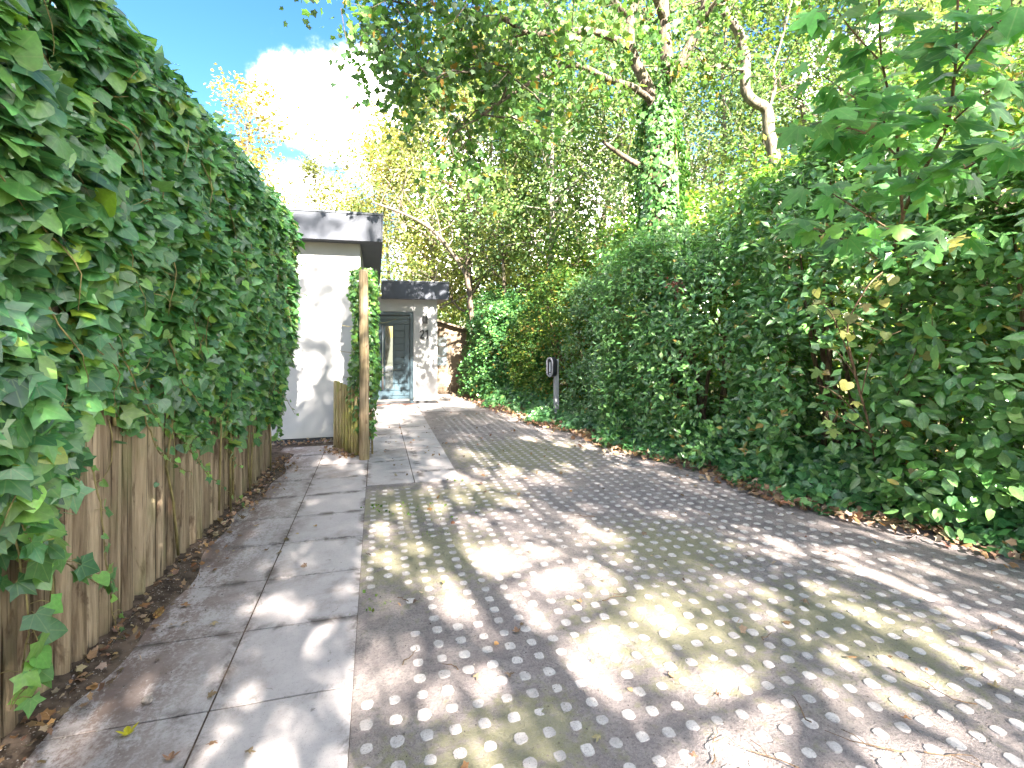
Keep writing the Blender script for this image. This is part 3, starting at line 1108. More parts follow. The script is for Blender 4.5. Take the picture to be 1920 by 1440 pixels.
for i in range(3):
    z0 = 0.79 + i * 0.272
    MB().box((dxa + 0.058, YS - 0.002, z0 + 0.008), (dxb - 0.058, YS + 0.006, z0 + 0.264)).build('pane', M['shed_glass'], sdoor)
    MB().box((dxa + 0.057, YS - 0.016, z0 - 0.008), (dxb - 0.057, YS + 0.012, z0 + 0.008)).build('glazing_bar', M['plank'], sdoor)
for i in range(6):
    z0 = 0.05 + i * 0.111
    MB().box((dxa + 0.058, YS - 0.008, z0), (dxb - 0.058, YS + 0.012, z0 + 0.105)).build('door_board', M['plank'], sdoor, 0.003)
MB().tube([(dxb - 0.028, YS - 0.021, 0.95), (dxb - 0.028, YS - 0.06, 0.95), (dxb - 0.10, YS - 0.06, 0.95)], 0.008, 8).build('handle', M['steel'], sdoor)
for (x0, x1) in ((0.75, 1.2), (1.2, 2.68)):
    m = MB()
    z0, z1 = roof_z(x0), roof_z(x1)
    m.add([(x0, YS - 0.16, z0), (x1, YS - 0.16, z1), (x1, 16.3, z1), (x0, 16.3, z0), (x0, YS - 0.16, z0 + 0.05), (x1, YS - 0.16, z1 + 0.05), (x1, 16.3, z1 + 0.05), (x0, 16.3, z0 + 0.05)],
          [(0, 3, 2, 1), (4, 5, 6, 7), (0, 1, 5, 4), (1, 2, 6, 5), (2, 3, 7, 6), (3, 0, 4, 7)])
    m.build('roof', M['plank'], shed)

# ================================================================== PALISADE FENCE
fence = empty('palisade_fence', (fence_x(3.5), 3.5, 0), 'tall palisade fence of rough round wooden stakes under hanging ivy', 'fence')


def stake_mesh(seed, length):
    r = random.Random(seed)
    n, rows = 12, 15
    V, T = [], []
    a1, a2, ph = r.uniform(.0, .12), r.uniform(.0, .1), r.uniform(0, 6.28)
    bx, by, bp = r.uniform(-.006, .006), r.uniform(-.006, .006), r.uniform(0, 6)
    for i in range(rows):
        u = i / (rows - 1)
        zq = -0.12 + (length + 0.12) * u
        tp = 1.0 - 0.12 * u
        for k in range(n):
            th = 2 * math.pi * k / n
            rr = tp * (1 + a1 * math.cos(2 * th + ph) + a2 * math.cos(3 * th + ph * 2 + u * 2) + 0.035 * math.sin(7 * u + 3 * th + ph) + r.uniform(-.02, .02))
            V.append((math.cos(th) * rr * 0.05 + bx * math.sin(u * 9 + bp), math.sin(th) * rr * 0.05 + by * math.sin(u * 7 + bp), zq))
    V.append((0, 0, -0.12))
    V.append((0, 0, length + 0.02))
    for i in range(rows - 1):
        for k in range(n):
            a, b = i * n + k, i * n + (k + 1) % n
            T += [(a, b, b + n), (a, b + n, a + n)]
    e = len(V) - 2
    for k in range(n):
        T += [(e, (k + 1) % n, k), (e + 1, (rows - 1) * n + k, (rows - 1) * n + (k + 1) % n)]
    return mesh_np('stake', np.array(V), np.array(T), M['stake'], True)


stakes = [stake_mesh(k, 3.05) for k in range(9)]
y = 0.3
while y < 6.72:
    rad = random.choice([0.036, 0.040, 0.044, 0.048, 0.053, 0.057])
    y += rad
    ob = link('stake', random.choice(stakes), fence, (fence_x(y) + random.uniform(-.028, .012) - (rad - 0.045), y, random.uniform(-.03, .03)))
    ob.scale = (rad / 0.05, rad / 0.05, random.uniform(0.97, 1.02))
    ob.rotation_euler = (random.uniform(-.011, .011), random.uniform(-.006, .006), random.uniform(0, 6.28))
    y += rad * random.uniform(1.0, 1.16)
for z in (0.5, 1.6, 2.6):
    MB().box((fence_x(0.3) - 0.15, 0.3, z), (fence_x(0.3) - 0.09, 6.7, z + 0.08)).build('rail', M['post'], fence)

# ================================================================== IVY OVER THE FENCE
GREEN_IVY = [(0.075, 0.22, 0.065), (0.042, 0.145, 0.055), (0.125, 0.30, 0.07), (0.20, 0.38, 0.08)]
ivy = empty('ivy_plant', (fence_x(3.5) + 0.1, 3.5, 0.02), 'thick curtain of green ivy hanging over the tall stake fence', 'ivy')


def ivy_bottom(y):
    yy = [0.0, 1.2, 2.2, 2.55, 2.8, 3.15, 3.5, 3.9, 4.4, 5.0, 5.6, 6.2, 7.2]
    zz_ = [0.45, 0.65, 0.82, 0.92, 1.18, 1.50, 1.38, 1.08, 0.95, 0.88, 0.82, 0.74, 0.55]
    return np.interp(y, yy, zz_)


def ivy_surface(y, z):
    zb = ivy_bottom(y)
    u = np.clip((z - zb) / 0.9, 0, 1)
    bulge = 0.075 + 0.225 * u ** 0.7
    end = np.clip((y - 6.55) / 0.45, 0, 1)
    bulge = bulge * np.sqrt(np.clip(1 - end ** 2, 0, 1)) + 0.0 * z
    top = np.clip((z - 2.85) / 0.5, 0, 1)
    bulge = bulge - 0.22 * top ** 2
    return fence_x(y) + bulge


N = 25000
y = rng.uniform(0.4, 7.02, N)
z = rng.uniform(0.35, 3.42, N)
q = np.stack([np.zeros(N), y, z], 1)
ragged = 0.16 * lump(q, 6, 5) + 0.10 * lump(q, 15, 6) + rng.exponential(0.07, N) * -1
keep = z > ivy_bottom(y) + ragged
keep &= z < 3.34 + 0.07 * lump(q, 5, 8) - np.clip((y - 6.4), 0, 1) * 0.45
gaps = lump(q, 8, 9)
keep &= (gaps > -0.8) | (rng.uniform(0, 1, N) < 0.4)
y, z, q = y[keep], z[keep], q[keep]
n = len(y)
dep = rng.exponential(0.035, n)
x = ivy_surface(y, z) + 0.05 * lump(q, 7, 10) - dep + rng.normal(0, 0.015, n)
x = np.maximum(x, fence_x(y) + 0.065)
pos = np.stack([x, y, z], 1)
endw = np.clip((y - 6.4) / 0.6, 0, 1)[:, None]
topw = np.clip((z - 2.9) / 0.45, 0, 1)[:, None]
nrm = np.array([0.9, -0.5, 0.85]) * (1 - endw * 0.6) + np.array([0.1, 0.9, 0.2]) * endw + np.array([0, 0, 0.9]) * topw + rv(n, 0.34)
tip = np.array([0.45, -0.25, -0.8]) + rv(n, 0.5)
size = np.clip(rng.gamma(5, 0.0148, n), 0.026, 0.118)
colr = pal(n, GREEN_IVY, [5, 4, 3, 1.1])
yellow_green = rng.uniform(0, 1, n) < 0.05 + 0.12 * endw[:, 0]  # yellow-green leaves, more of them towards the far end
colr[yellow_green] = pal(yellow_green.sum(), [(0.17, 0.30, 0.035), (0.24, 0.34, 0.04)])
# top fringe leaning back over the fence
N2 = 2600
y2 = rng.uniform(0.4, 6.9, N2)
x2 = fence_x(y2) + rng.uniform(-0.45, 0.16, N2)
q2 = np.stack([x2, y2, np.zeros(N2)], 1)
z2 = 3.27 + 0.09 * lump(q2, 5, 12) + rng.normal(0, 0.05, N2) - np.clip(y2 - 6.4, 0, 1) * 0.5
pos = np.concatenate([pos, np.stack([x2, y2, z2], 1)])
nrm = np.concatenate([nrm, np.array([0.25, -0.1, 1.0]) + rv(N2, 0.4)])
tip = np.concatenate([tip, np.array([0.7, -0.1, -0.3]) + rv(N2, 0.55)])
size = np.concatenate([size, np.clip(rng.gamma(7, 0.0115, N2), 0.03, 0.12)])
colr = np.concatenate([colr, pal(N2, GREEN_IVY, [3, 2, 4, 3])])

N3 = 3200
y3 = rng.uniform(0.3, 6.9, N3)
pos = np.concatenate([pos, np.stack([fence_x(y3) - .12 - rng.exponential(.08, N3), y3, rng.uniform(.05, 3.25, N3)], 1)])
nrm = np.concatenate([nrm, np.array([-1.0, 0, .8]) + rv(N3, .4)])
tip = np.concatenate([tip, np.array([-.5, 0, -.8]) + rv(N3, .5)])
size = np.concatenate([size, rng.uniform(.07, .13, N3)])
colr = np.concatenate([colr, pal(N3, GREEN_IVY)])

# strands that hang in front of the stakes, leaves along them
stem_mb = MB()
strands = [
    [AX(20, 930, -1.33), AX(60, 1030, -1.30), AX(130, 1060, -1.30), AX(200, 1105, -1.31)],
    [AX(20, 960, -1.34), AX(40, 1080, -1.32), AX(55, 1170, -1.31), AX(40, 1260, -1.31), AX(20, 1330, -1.31)],
    [AX(170, 870, -1.33), AX(190, 960, -1.31), AX(200, 1060, -1.31), AX(212, 1150, -1.32), AX(225, 1195, -1.32)],
    [AX(215, 640, -1.28), AX(270, 750, -1.25), AX(300, 800, -1.24), AX(380, 830, -1.22)],
    [AX(310, 620, -1.22), AX(345, 720, -1.20), AX(390, 780, -1.18), AX(440, 796, -1.14)],
    [AX(270, 780, -1.27), AX(300, 850, -1.25), AX(350, 885, -1.22)],
    [AX(345, 830, -1.22), AX(390, 890, -1.20), AX(455, 943, -1.17)],
    [AX(420, 840, -1.18), AX(450, 875, -1.15)],
    [AX(510, 470, -1.02), AX(540, 500, -0.95), AX(578, 495, -0.90)],
    [AX(520, 530, -1.02), AX(548, 545, -0.95), AX(575, 553, -0.90)],
    [AX(520, 570, -1.02), AX(545, 580, -0.95), AX(575, 592, -0.90)],
    [AX(520, 640, -1.04), AX(545, 665, -0.97), AX(562, 676, -0.93)],
    [AX(515, 730, -1.08), AX(535, 745, -1.03), AX(553, 777, -1.0)],
    [AX(330, 360, -1.17), AX(360, 395, -1.12), AX(435, 410, -1.05)],
    [AX(300, 160, -1.2), AX(345, 215, -1.15), AX(400, 270, -1.08), AX(425, 290, -1.04)],
]
sp, stp, snr, ssz = [], [], [], []
for si, pts in enumerate(strands):
    fine = []
    for a, b in zip(pts, pts[1:]):
        for k in range(5):
            fine.append(a.lerp(b, k / 5) + Vector((random.gauss(0, .003), random.gauss(0, .003), random.gauss(0, .003))))
    fine.append(pts[-1])
    stem_mb.tube(fine, [0.0045 - 0.0028 * k / len(fine) for k in range(len(fine))], 5)
    big = si < 2
    L_ = (pts[0] - pts[-1]).length
    nl = int(L_ / (0.042 if big else 0.075))
    if si in (8, 9, 10, 11, 12):
        nl = max(2, nl // 2)
    for k in range(nl):
        u = (k + 0.5) / nl
        p = fine[min(int(u * len(fine)), len(fine) - 1)]
        off = Vector((random.uniform(0, .05), random.uniform(-.05, .05), random.uniform(-.03, .03))) * (1.4 if big else 0.7)
        stem_mb.tube([p, p + off * 0.6 + Vector((0, 0, .01)), p + off], 0.0018, 4)
        sp.append(p + off)
        stp.append((0.3 + random.gauss(0, .4), random.gauss(0, .6), -0.8))
        snr.append((1 + random.gauss(0, .3), -0.3 + random.gauss(0, .4), 0.6))
        ssz.append((random.uniform(.07, .115) * (1 - 0.3 * u)) if big else random.uniform(.035, .065) * (1 - 0.35 * u))
ns = len(sp)
pos = np.concatenate([pos, np.array([tuple(v) for v in sp])])
tip = np.concatenate([tip, np.array(stp)])
nrm = np.concatenate([nrm, np.array(snr)])
size = np.concatenate([size, np.array(ssz)])
cst = pal(ns, GREEN_IVY + [(0.16, 0.30, 0.05)], [3, 2, 4, 3, 2])
colr = np.concatenate([colr, cst])
# woody stems and leaf stalks among the leaves
for k in range(150):
    yy0 = random.uniform(0.8, 6.6)
    zz0_ = random.uniform(1.0, 3.1)
    xx = float(ivy_surface(np.array([yy0]), np.array([zz0_]))[0]) - 0.01
    p = Vector((xx, yy0, zz0_))
    pts = [p]
    d = Vector((random.uniform(-.1, .25), random.uniform(-.6, 1.0), random.uniform(-1, .3))).normalized()
    for i in range(6):
        d = (d + Vector((random.gauss(0, .12), random.gauss(0, .25), random.gauss(-.1, .2)))).normalized()
        q_ = pts[-1] + d * random.uniform(.04, .09)
        lim = float(ivy_surface(np.array([q_.y]), np.array([q_.z]))[0])
        q_.x = max(min(q_.x, lim + 0.07), lim - 0.03)
        pts.append(q_)
    stem_mb.tube(pts, [0.0038 - 0.0004 * i for i in range(7)], 4)
for k in range(40):   # thick old stems up the stakes
    yy0 = random.uniform(0.6, 6.6)
    pts = []
    for i in range(9):
        zq = random.uniform(0, .2) + i * 0.38
        pts.append(Vector((fence_x(yy0) + 0.07 + random.uniform(0, .02), yy0 + random.gauss(0, .05), zq)))
        yy0 += random.gauss(0, .05)
    if random.random() < 0.75:
        pts = pts[3:]
    stem_mb.tube(pts, [0.009 - 0.0006 * i for i in range(len(pts))], 5, wob=.15)
out_ = np.where(pos[:, 0] - ivy_surface(pos[:, 1], pos[:, 2]) > -.03)[0]
for i in rng.choice(out_, 1500, replace=False):
    p = Vector(pos[i])
    b_ = p + Vector((random.uniform(-.09, -.03), random.uniform(-.03, .05), random.uniform(-.02, .05)))
    stem_mb.tube([b_, p.lerp(b_, .4) + Vector((0, 0, .012)), p], .0016, 3, cap=False)
stem_mb.build('stem', M['stem'], ivy, smooth=True)

px_, py_, pt_ = to_px(pos)
inside = (px_ > 2) & (px_ < 700) & (py_ > 2) & (py_ < 1438) & (pt_ > 0.4)
# leaves on the outside of the curtain show; rank by apparent size
outer = pos[:, 0] - (ivy_surface(pos[:, 1], pos[:, 2]))
score = np.where(inside & (outer > -0.02), size / np.maximum(pt_, 0.3), 0)
top = np.argsort(-score)[:300]
mask = np.ones(len(pos), bool)
mask[top] = False
L = Leaves()
kind = rng.integers(0, 3, len(pos))
for k, tm in enumerate((IVY, IVY_B, IVY_C)):
    m = mask & (kind == k)
    L.add(tm, pos[m], tip[m], nrm[m], size[m], colr[m], rng.uniform(-0.6, 1.8, m.sum()))
L.build('foliage', M['ivy'], ivy, 'stuff')
leaf_objects('leaf', (IVY, IVY_B, IVY_C), M['ivy_obj'], ivy, pos[top], tip[top], nrm[top], size[top], colr[top])

# feathery conifer sprays that poke through the ivy
con = empty('conifer_branch', tuple(AX(60, 330, -1.25)), 'feathery dark green conifer spray poking through the ivy', 'conifer branch')
L = Leaves()
cm = MB()
for (x0, y0, x1, y1) in ((0, 190, 60, 250), (10, 265, 95, 305), (0, 225, 80, 290), (70, 400, 125, 455), (20, 300, 110, 330), (105, 225, 170, 245)):
    a, b = AX(x0, y0, -1.22), AX(x1, y1, -1.14)
    cm.tube([a, a.lerp(b, .5) + Vector((0, 0, .01)), b], [.003, .002, .001], 4)
    d = np.array((b - a).normalized())
    for k in range(20):
        u = (k + .5) / 20
        base = np.array(a.lerp(b, u))
        sd_ = np.cross(d, [0.8, 0, 0.6]) * (1 if k % 2 else -1)
        dr = unit((d * 0.8 + sd_ * 0.8 + rng.normal(0, .12, 3))[None])[0]
        ln = 0.075 * (1 - 0.6 * u) * rng.uniform(.7, 1.2)
        nn_ = 16
        uu = np.linspace(0, 1, nn_)[:, None]
        p_ = base + dr * uu * ln
        s3 = np.cross(dr, [0.8, 0, .6]) * np.where(np.arange(nn_) % 2, 1, -1)[:, None]
        L.add(DIAM, p_, dr * .8 + s3 * .7 + rng.normal(0, .1, (nn_, 3)), np.tile([0.8, 0, .6], (nn_, 1)) + rng.normal(0, .2, (nn_, 3)), np.full(nn_, .016), pal(nn_, [(0.02, 0.07, 0.03), (0.035, 0.10, 0.04)]))
cm.build('stem', M['twig'], con)['kind'] = 'stuff'
L.build('foliage', M['tree'], con, 'stuff')

# ================================================================== GATE POST, PICKETS, IVY COLUMN
pb = G(683, 862)
post = MB()
pts = [Vector((pb.x, pb.y, -0.15)), Vector((pb.x, pb.y, 0.0)), Vector((pb.x - 0.004, pb.y, 0.6)), Vector((pb.x + 0.003, pb.y, 1.2)), Vector((pb.x - 0.006, pb.y + .01, 1.8)), Vector((pb.x - 0.01, pb.y + 0.015, 2.48)), Vector((pb.x - 0.01, pb.y + 0.015, 2.505))]
post.tube(pts, [0.066, 0.066, 0.064, 0.063, 0.060, 0.058, 0.050], 20, wob=.02)
ob = post.build('gate_post', M['post'], None, smooth=True)
tag(ob, 'tall round wooden post at the end of the picket gate, ivy behind it', 'post')

ga, gb = G(629, 842), G(668, 857)
gate = empty('picket_gate', (ga.x, ga.y, 0), 'low gate of eight mossy half-round pickets between post and white wall', 'gate')
for k in range(8):
    u = k / 7
    p = ga.lerp(gb, u)
    h = [0.99, 0.985, 0.97, 0.955, 0.95, 0.955, 0.96, 0.955][k]
    w = random.uniform(.026, .031)
    m = MB()
    m.tube([(p.x, p.y, 0.03), (p.x + random.gauss(0, .003), p.y, .35), (p.x + random.gauss(0, .003), p.y, .7), (p.x, p.y, h - .02), (p.x, p.y, h)], [w, w, w, w * .97, w * .72], 10, wob=.03)
    m.build('picket', M['picket'], gate, smooth=True)
dirn = (gb - ga).normalized()
for z in (0.25, 0.75):
    off = Vector((-dirn.y, dirn.x, 0)) * -0.0
    back = Vector((dirn.y, -dirn.x, 0)) * -0.045
    a, b = ga + back, gb + back + dirn * 0.05
    MB().tube([(a.x, a.y, z), (b.x, b.y, z)], 0.024, 8).build('rail', M['picket'], gate)

pivy = empty('climbing_ivy', (pb.x, pb.y + 0.2, 0), 'column of small-leaved ivy climbing behind the wooden gate post', 'ivy')
N = 3000
z = rng.uniform(0.25, 2.55, N)
th = rng.uniform(0, 2 * math.pi, N)
cxp, cyp = pb.x + 0.0, pb.y + 0.28
rb = 0.225 + 0.05 * np.sin(z * 3.0) - 0.10 * np.clip((z - 2.25) / .3, 0, 1) - 0.12 * np.clip((0.95 - z) / .6, 0, 1)
q = np.stack([np.cos(th), np.sin(th), z * 2], 1)
rr = rb * (1 + 0.25 * lump(q, 2.5, 21)) * np.sqrt(rng.uniform(0.35, 1, N))
pos = np.stack([cxp + np.cos(th) * rr, cyp + np.sin(th) * rr, z], 1)
keep = ~((np.hypot(pos[:, 0] - pb.x, pos[:, 1] - pb.y) < 0.09))
keep &= rng.uniform(0, 1, N) < np.where(z < 0.9, 0.45, 1)
pos, th = pos[keep], th[keep]
n = len(pos)
nrm = np.stack([np.cos(th), np.sin(th), np.full(n, .5)], 1) + rv(n, .35)
tip = np.array([0, 0, -1.0]) + rv(n, .5) + np.stack([np.cos(th), np.sin(th), np.zeros(n)], 1) * .3
L = Leaves()
L.add(IVY, pos, tip, nrm, rng.uniform(.035, .07, n), pal(n, GREEN_IVY + [(0.17, 0.30, 0.04)], [3, 2, 4, 3, 1.5]), rng.uniform(0, 1.5, n))
L.build('foliage', M['ivy'], pivy, 'stuff')
m = MB()
for k in range(5):
    a = k * 1.3
    m.tube([(cxp + .1 * math.cos(a + i * .3), cyp + .1 * math.sin(a + i * .3), i * .32) for i in range(8)], [.014 - .0012 * i for i in range(8)], 6, wob=.1)
for k in range(5):
    zq = random.uniform(.9, 2.3)
    s_ = -1 if k < 3 else 1
    m.tube([(cxp + .15 * s_, cyp, zq), (cxp + .3 * s_, cyp - .05, zq + .02), (cxp + .42 * s_, cyp - .08, zq + .06)], [.004, .003, .002], 4)
m.build('stem', M['stem'], pivy, smooth=True)

# ================================================================== CHARGER
cb = Vector((3.19, 8.62, 0))
chg = empty('charging_point', tuple(cb), 'black and grey oval car charger on a metal post beside the hedge', 'charger')
MB().box((cb.x - 0.02, cb.y - 0.045, 0.0), (cb.x + 0.06, cb.y + 0.045, 1.20)).build('post', M['galv'], chg, .006)
zc = 1.06
ang = R(14)
nv = Vector((-math.cos(ang), -math.sin(ang), 0))
rv_ = Vector((math.sin(ang), -math.cos(ang), 0))


def capsule(w, h, depth0, depth1, name, mat, inner=None, bev=0.0):
    pts = []
    r = w / 2
    for k in range(13):
        t_ = math.pi * k / 12
        pts.append((r * math.cos(t_), h / 2 - r + r * math.sin(t_)))
    for k in range(13):
        t_ = math.pi + math.pi * k / 12
        pts.append((r * math.cos(t_), -h / 2 + r + r * math.sin(t_)))
    m = MB()
    n = len(pts)
    def pt(a, b, d):
        return Vector((cb.x, cb.y, zc)) + rv_ * a + Vector((0, 0, b)) + nv * d
    if inner is None:
        vs = [pt(a, b, depth0) for a, b in pts] + [pt(a, b, depth1) for a, b in pts]
        fs = [tuple(range(n))[::-1], tuple(range(n, 2 * n))] + [(i, (i + 1) % n, n + (i + 1) % n, n + i) for i in range(n)]
    else:
        k_ = inner
        ins = [(a * (r - k_) / r, (b - math.copysign(h / 2 - r, b)) * (r - k_) / r + math.copysign(h / 2 - r, b)) for a, b in pts]
        vs = [pt(a, b, depth0) for a, b in pts] + [pt(a, b, depth1) for a, b in pts] + [pt(a, b, depth0) for a, b in ins] + [pt(a, b, depth1) for a, b in ins]
        fs = []
        for i in range(n):
            j = (i + 1) % n
            fs += [(i, j, n + j, n + i), (2 * n + j, 2 * n + i, 3 * n + i, 3 * n + j), (n + i, n + j, 3 * n + j, 3 * n + i), (j, i, 2 * n + i, 2 * n + j)]
    return m.add(vs, fs).build(name, mat, chg, bev)


capsule(0.205, 0.36, 0.022, 0.115, 'housing', M['charger_dark'], None, .004)
capsule(0.205, 0.36, 0.1155, 0.132, 'rim', M['charger_rim'], 0.024)
capsule(0.026, 0.19, 0.1155, 0.121, 'light_bar', M['charger_white'])
def small(dz, w, h, name):
    p = Vector((cb.x, cb.y, zc + dz))
    vs = []
    for d in (0.1152, 0.1205):
        vs += [p + rv_ * -w + nv * d + Vector((0, 0, -h)), p + rv_ * w + nv * d + Vector((0, 0, -h)), p + rv_ * w + nv * d + Vector((0, 0, h)), p + rv_ * -w + nv * d + Vector((0, 0, h))]
    MB().add(vs, [(3, 2, 1, 0), (4, 5, 6, 7), (0, 1, 5, 4), (1, 2, 6, 5), (2, 3, 7, 6), (3, 0, 4, 7)]).build(name, M['charger_white'], chg)
small(-0.122, 0.012, 0.012, 'badge')

# ================================================================== SHRUBS OF THE HEDGE
HEDGE = [(0.105, 0.26, 0.08), (0.14, 0.31, 0.09), (0.21, 0.40, 0.12), (0.08, 0.20, 0.08)]


def shrub_shape(n, cx, cy, a, b, h, rot, seed, back=0.4, z0=0.12):
    """points and outward normals on a lumpy boxy dome"""
    u = unit(rv(n * 3))
    u[:, 2] = np.abs(u[:, 2]) * 1.0
    k = np.max(np.abs(u) ** 1.0, axis=1) * 0.0 + (np.abs(u) ** 4).sum(1) ** 0.25
    s_ = u / k[:, None]
    loc = s_ * np.array([a, b, h])
    nr = unit(np.sign(u) * np.abs(u) ** 2 / np.array([a, b, h]) * h + 1e-6)
    c_, s2 = math.cos(rot), math.sin(rot)
    ro = lambda v: np.stack([v[:, 0] * c_ - v[:, 1] * s2, v[:, 0] * s2 + v[:, 1] * c_, v[:, 2]], 1)
    loc, nr = ro(loc), ro(nr)
    p = loc + np.array([cx, cy, z0])
    d = 1 + 0.13 * lump(p, 2.0, seed) + 0.09 * lump(p, 5, seed + 1)
    p = np.array([cx, cy, z0]) + loc * d[:, None]
    face = -(nr[:, 0] * 0.75 + nr[:, 1] * 0.65) + nr[:, 2] * 0.5
    kp = (rng.uniform(0, 1, len(p)) < np.where(face > -0.1, 1, back))
    p, nr = p[kp][:n], nr[kp][:n]
    return p, nr


def shrub(name, label, cx, cy, a, b, h, rot, n, L_, size, cols, wts, tm, mat, seed, group=None, parts=0, part_mat=None, part_tm=None, twigs=60, yellow=0.02, ln=0.22, z0=0.12, holes=-1.0):
    root = empty(name, (cx, cy, 0), label, 'shrub', group)
    p, nr = shrub_shape(n, cx, cy, a, b, h, rot, seed, 0.4, z0)
    hl = lump(p, 3.0, seed + 5)
    p, nr = p[hl > holes], nr[hl > holes]
    n = len(p)
    p = p - nr * np.minimum(rng.exponential(0.06, n), 0.5)[:, None]
    p[:, 2] = np.maximum(p[:, 2], 0.06)
    dirs = unit(nr * 0.8 + np.array([0, 0, 0.5]) + rv(n, .45))
    tall = np.where((nr[:, 2] > .45) & (rng.uniform(0, 1, n) < .16), rng.uniform(1.8, 3.0, n), 1.0)
    pos, tip, nm = spray(p, unit(dirs + np.array([0, 0, 1.0]) * (tall > 1)[:, None]), rng.uniform(.6, 1.3, n) * ln * tall, L_, 0.25, 0.3)
    pos[:, 2] = np.maximum(pos[:, 2], 0.05)
    nrr = np.repeat(nr, L_, axis=0)
    nm = nm * 0.7 + nrr * 0.8 + np.array([-.15, -.2, .25])
    m_ = len(pos)
    sz = rng.uniform(.65, 1.2, m_) * size
    cl = pal(m_, cols, wts)
    yl = rng.uniform(0, 1, m_) < yellow
    cl[yl] = pal(yl.sum(), [(0.42, 0.34, 0.05), (0.30, 0.32, 0.06), (0.45, 0.26, 0.08)])
    mask = np.ones(m_, bool)
    if parts:
        x_, y_, t_ = to_px(pos)
        # seen from the driveway: outermost leaves
        face = -(nrr[:, 0] * 0.75 + nrr[:, 1] * 0.65)
        sc = np.where((x_ > 5) & (x_ < 1915) & (y_ > 5) & (y_ < 1435) & (t_ > 1) & (face > 0), sz / np.maximum(t_, .5), 0)
        tp = np.argsort(-sc)[:parts]
        mask[tp] = False
        leaf_objects('leaf', part_tm, part_mat, root, pos[tp], tip[tp], nm[tp], sz[tp], cl[tp])
    L = Leaves()
    L.add(tm, pos[mask], tip[mask], nm[mask], sz[mask], cl[mask], rng.uniform(-.3, 1.6, mask.sum()))
    L.build('foliage', mat, root, 'stuff')
    st = MB()
    for k in range(7):
        an = random.uniform(0, 6.28)
        e = Vector((cx + math.cos(an) * a * .55, cy + math.sin(an) * b * .55, h * random.uniform(.6, .95)))
        s_ = Vector((cx + random.gauss(0, .15), cy + random.gauss(0, .15), -.05))
        mid = s_.lerp(e, .5) + Vector((random.gauss(0, .12), random.gauss(0, .12), .15))
        st.tube([s_, s_.lerp(mid, .5), mid, mid.lerp(e, .5) + Vector((0, 0, .05)), e], [.035, .03, .025, .018, .01], 6, wob=.1)
    ii = rng.choice(n, min(twigs, n), replace=False)
    for i in ii:
        e = Vector(p[i] + dirs[i] * ln * .9)
        s_ = Vector(p[i] - nr[i] * .3)
        st.tube([s_, Vector(p[i]), e], [.006, .0045, .002], 4)
    st.build('stem', M['twig'], root)
    return root


GR = 'shrubs of the hedge along the driveway'
RED = [(0.30, 0.05, 0.04), (0.22, 0.06, 0.05)]
shrub('glossy_shrub', 'large glossy oval-leaved evergreen shrub beside the maple sapling', 5.72, 2.35, 1.15, 1.45, 2.75, 0.25, 2100, 7, 0.125, HEDGE, [3, 4, 4, 2], OVAL, M['gloss'], 31, GR, 300, M['gloss_obj'], (OVAL, OVAL_B), 160, .01, .26)
shrub('evergreen_shrub', 'dark evergreen shrub with broad leaves between glossy shrub and small-leaved hedge', 5.25, 4.45, 1.1, 1.25, 3.0, 0.3, 2500, 7, 0.115, HEDGE, [4, 4, 3, 3], OVAL_S, M['gloss'], 41, GR, 0, twigs=160, yellow=.03, ln=.22)
shrub('evergreen_shrub', 'rounded evergreen shrub with reddish shoots at its top', 4.75, 6.35, 1.1, 1.3, 2.6, 0.3, 3300, 7, 0.092, HEDGE, [3, 4, 4, 2], OVAL_S, M['gloss'], 51, GR, 0, twigs=150, ln=.2)
L = Leaves()
rp = np.array(P(1270, 535, 6.6)) + rv(70, .06)
L.add(OVAL_S, rp, np.array([-.3, -.4, .3]) + rv(70, .6), np.array([-.4, -.6, .6]) + rv(70, .4), rng.uniform(.04, .07, 70), pal(70, RED), None)
L.build('red_shoot', M['gloss'], bpy.data.objects['evergreen_shrub.001'], 'stuff')
shrub('evergreen_shrub', 'grey green evergreen shrub immediately in front of the car charger', 4.62, 7.9, 1.05, 1.2, 2.9, 0.25, 3300, 7, 0.08, [(0.095, .22, .08), (.12, .26, .09), (.17, .31, .12)], None, OVAL_S, M['gloss'], 61, GR, 0, twigs=110, ln=.18)
shrub('hedge_shrub', 'yellow green small-leaved shrub just beyond the car charger', 4.12, 10.0, .95, 1.05, 2.5, 0.2, 2900, 7, 0.078, [(0.12, .22, .04), (.2, .27, .045), (.065, .17, .04)], [3, 2, 3], OVAL_S, M['tree'], 71, GR, 0, twigs=80, yellow=.1, ln=.18)
shrub('hedge_shrub', 'dense dark ivy-covered hedge shrub in front of the plank shed', 3.36, 12.5, .95, 1.5, 2.3, 0.1, 3000, 7, 0.065, GREEN_IVY, [4, 4, 3, 1], IVY_S, M['ivy'], 81, GR, 0, twigs=60, ln=.16)
shrub('hedge_shrub', 'dark ivy-covered shrub standing behind the plank shed', 3.9, 14.8, 1.2, 1.4, 2.5, 0.0, 2000, 7, 0.065, GREEN_IVY, [4, 4, 3, 1], IVY_S, M['ivy'], 91, GR, 0, twigs=30, ln=.2)
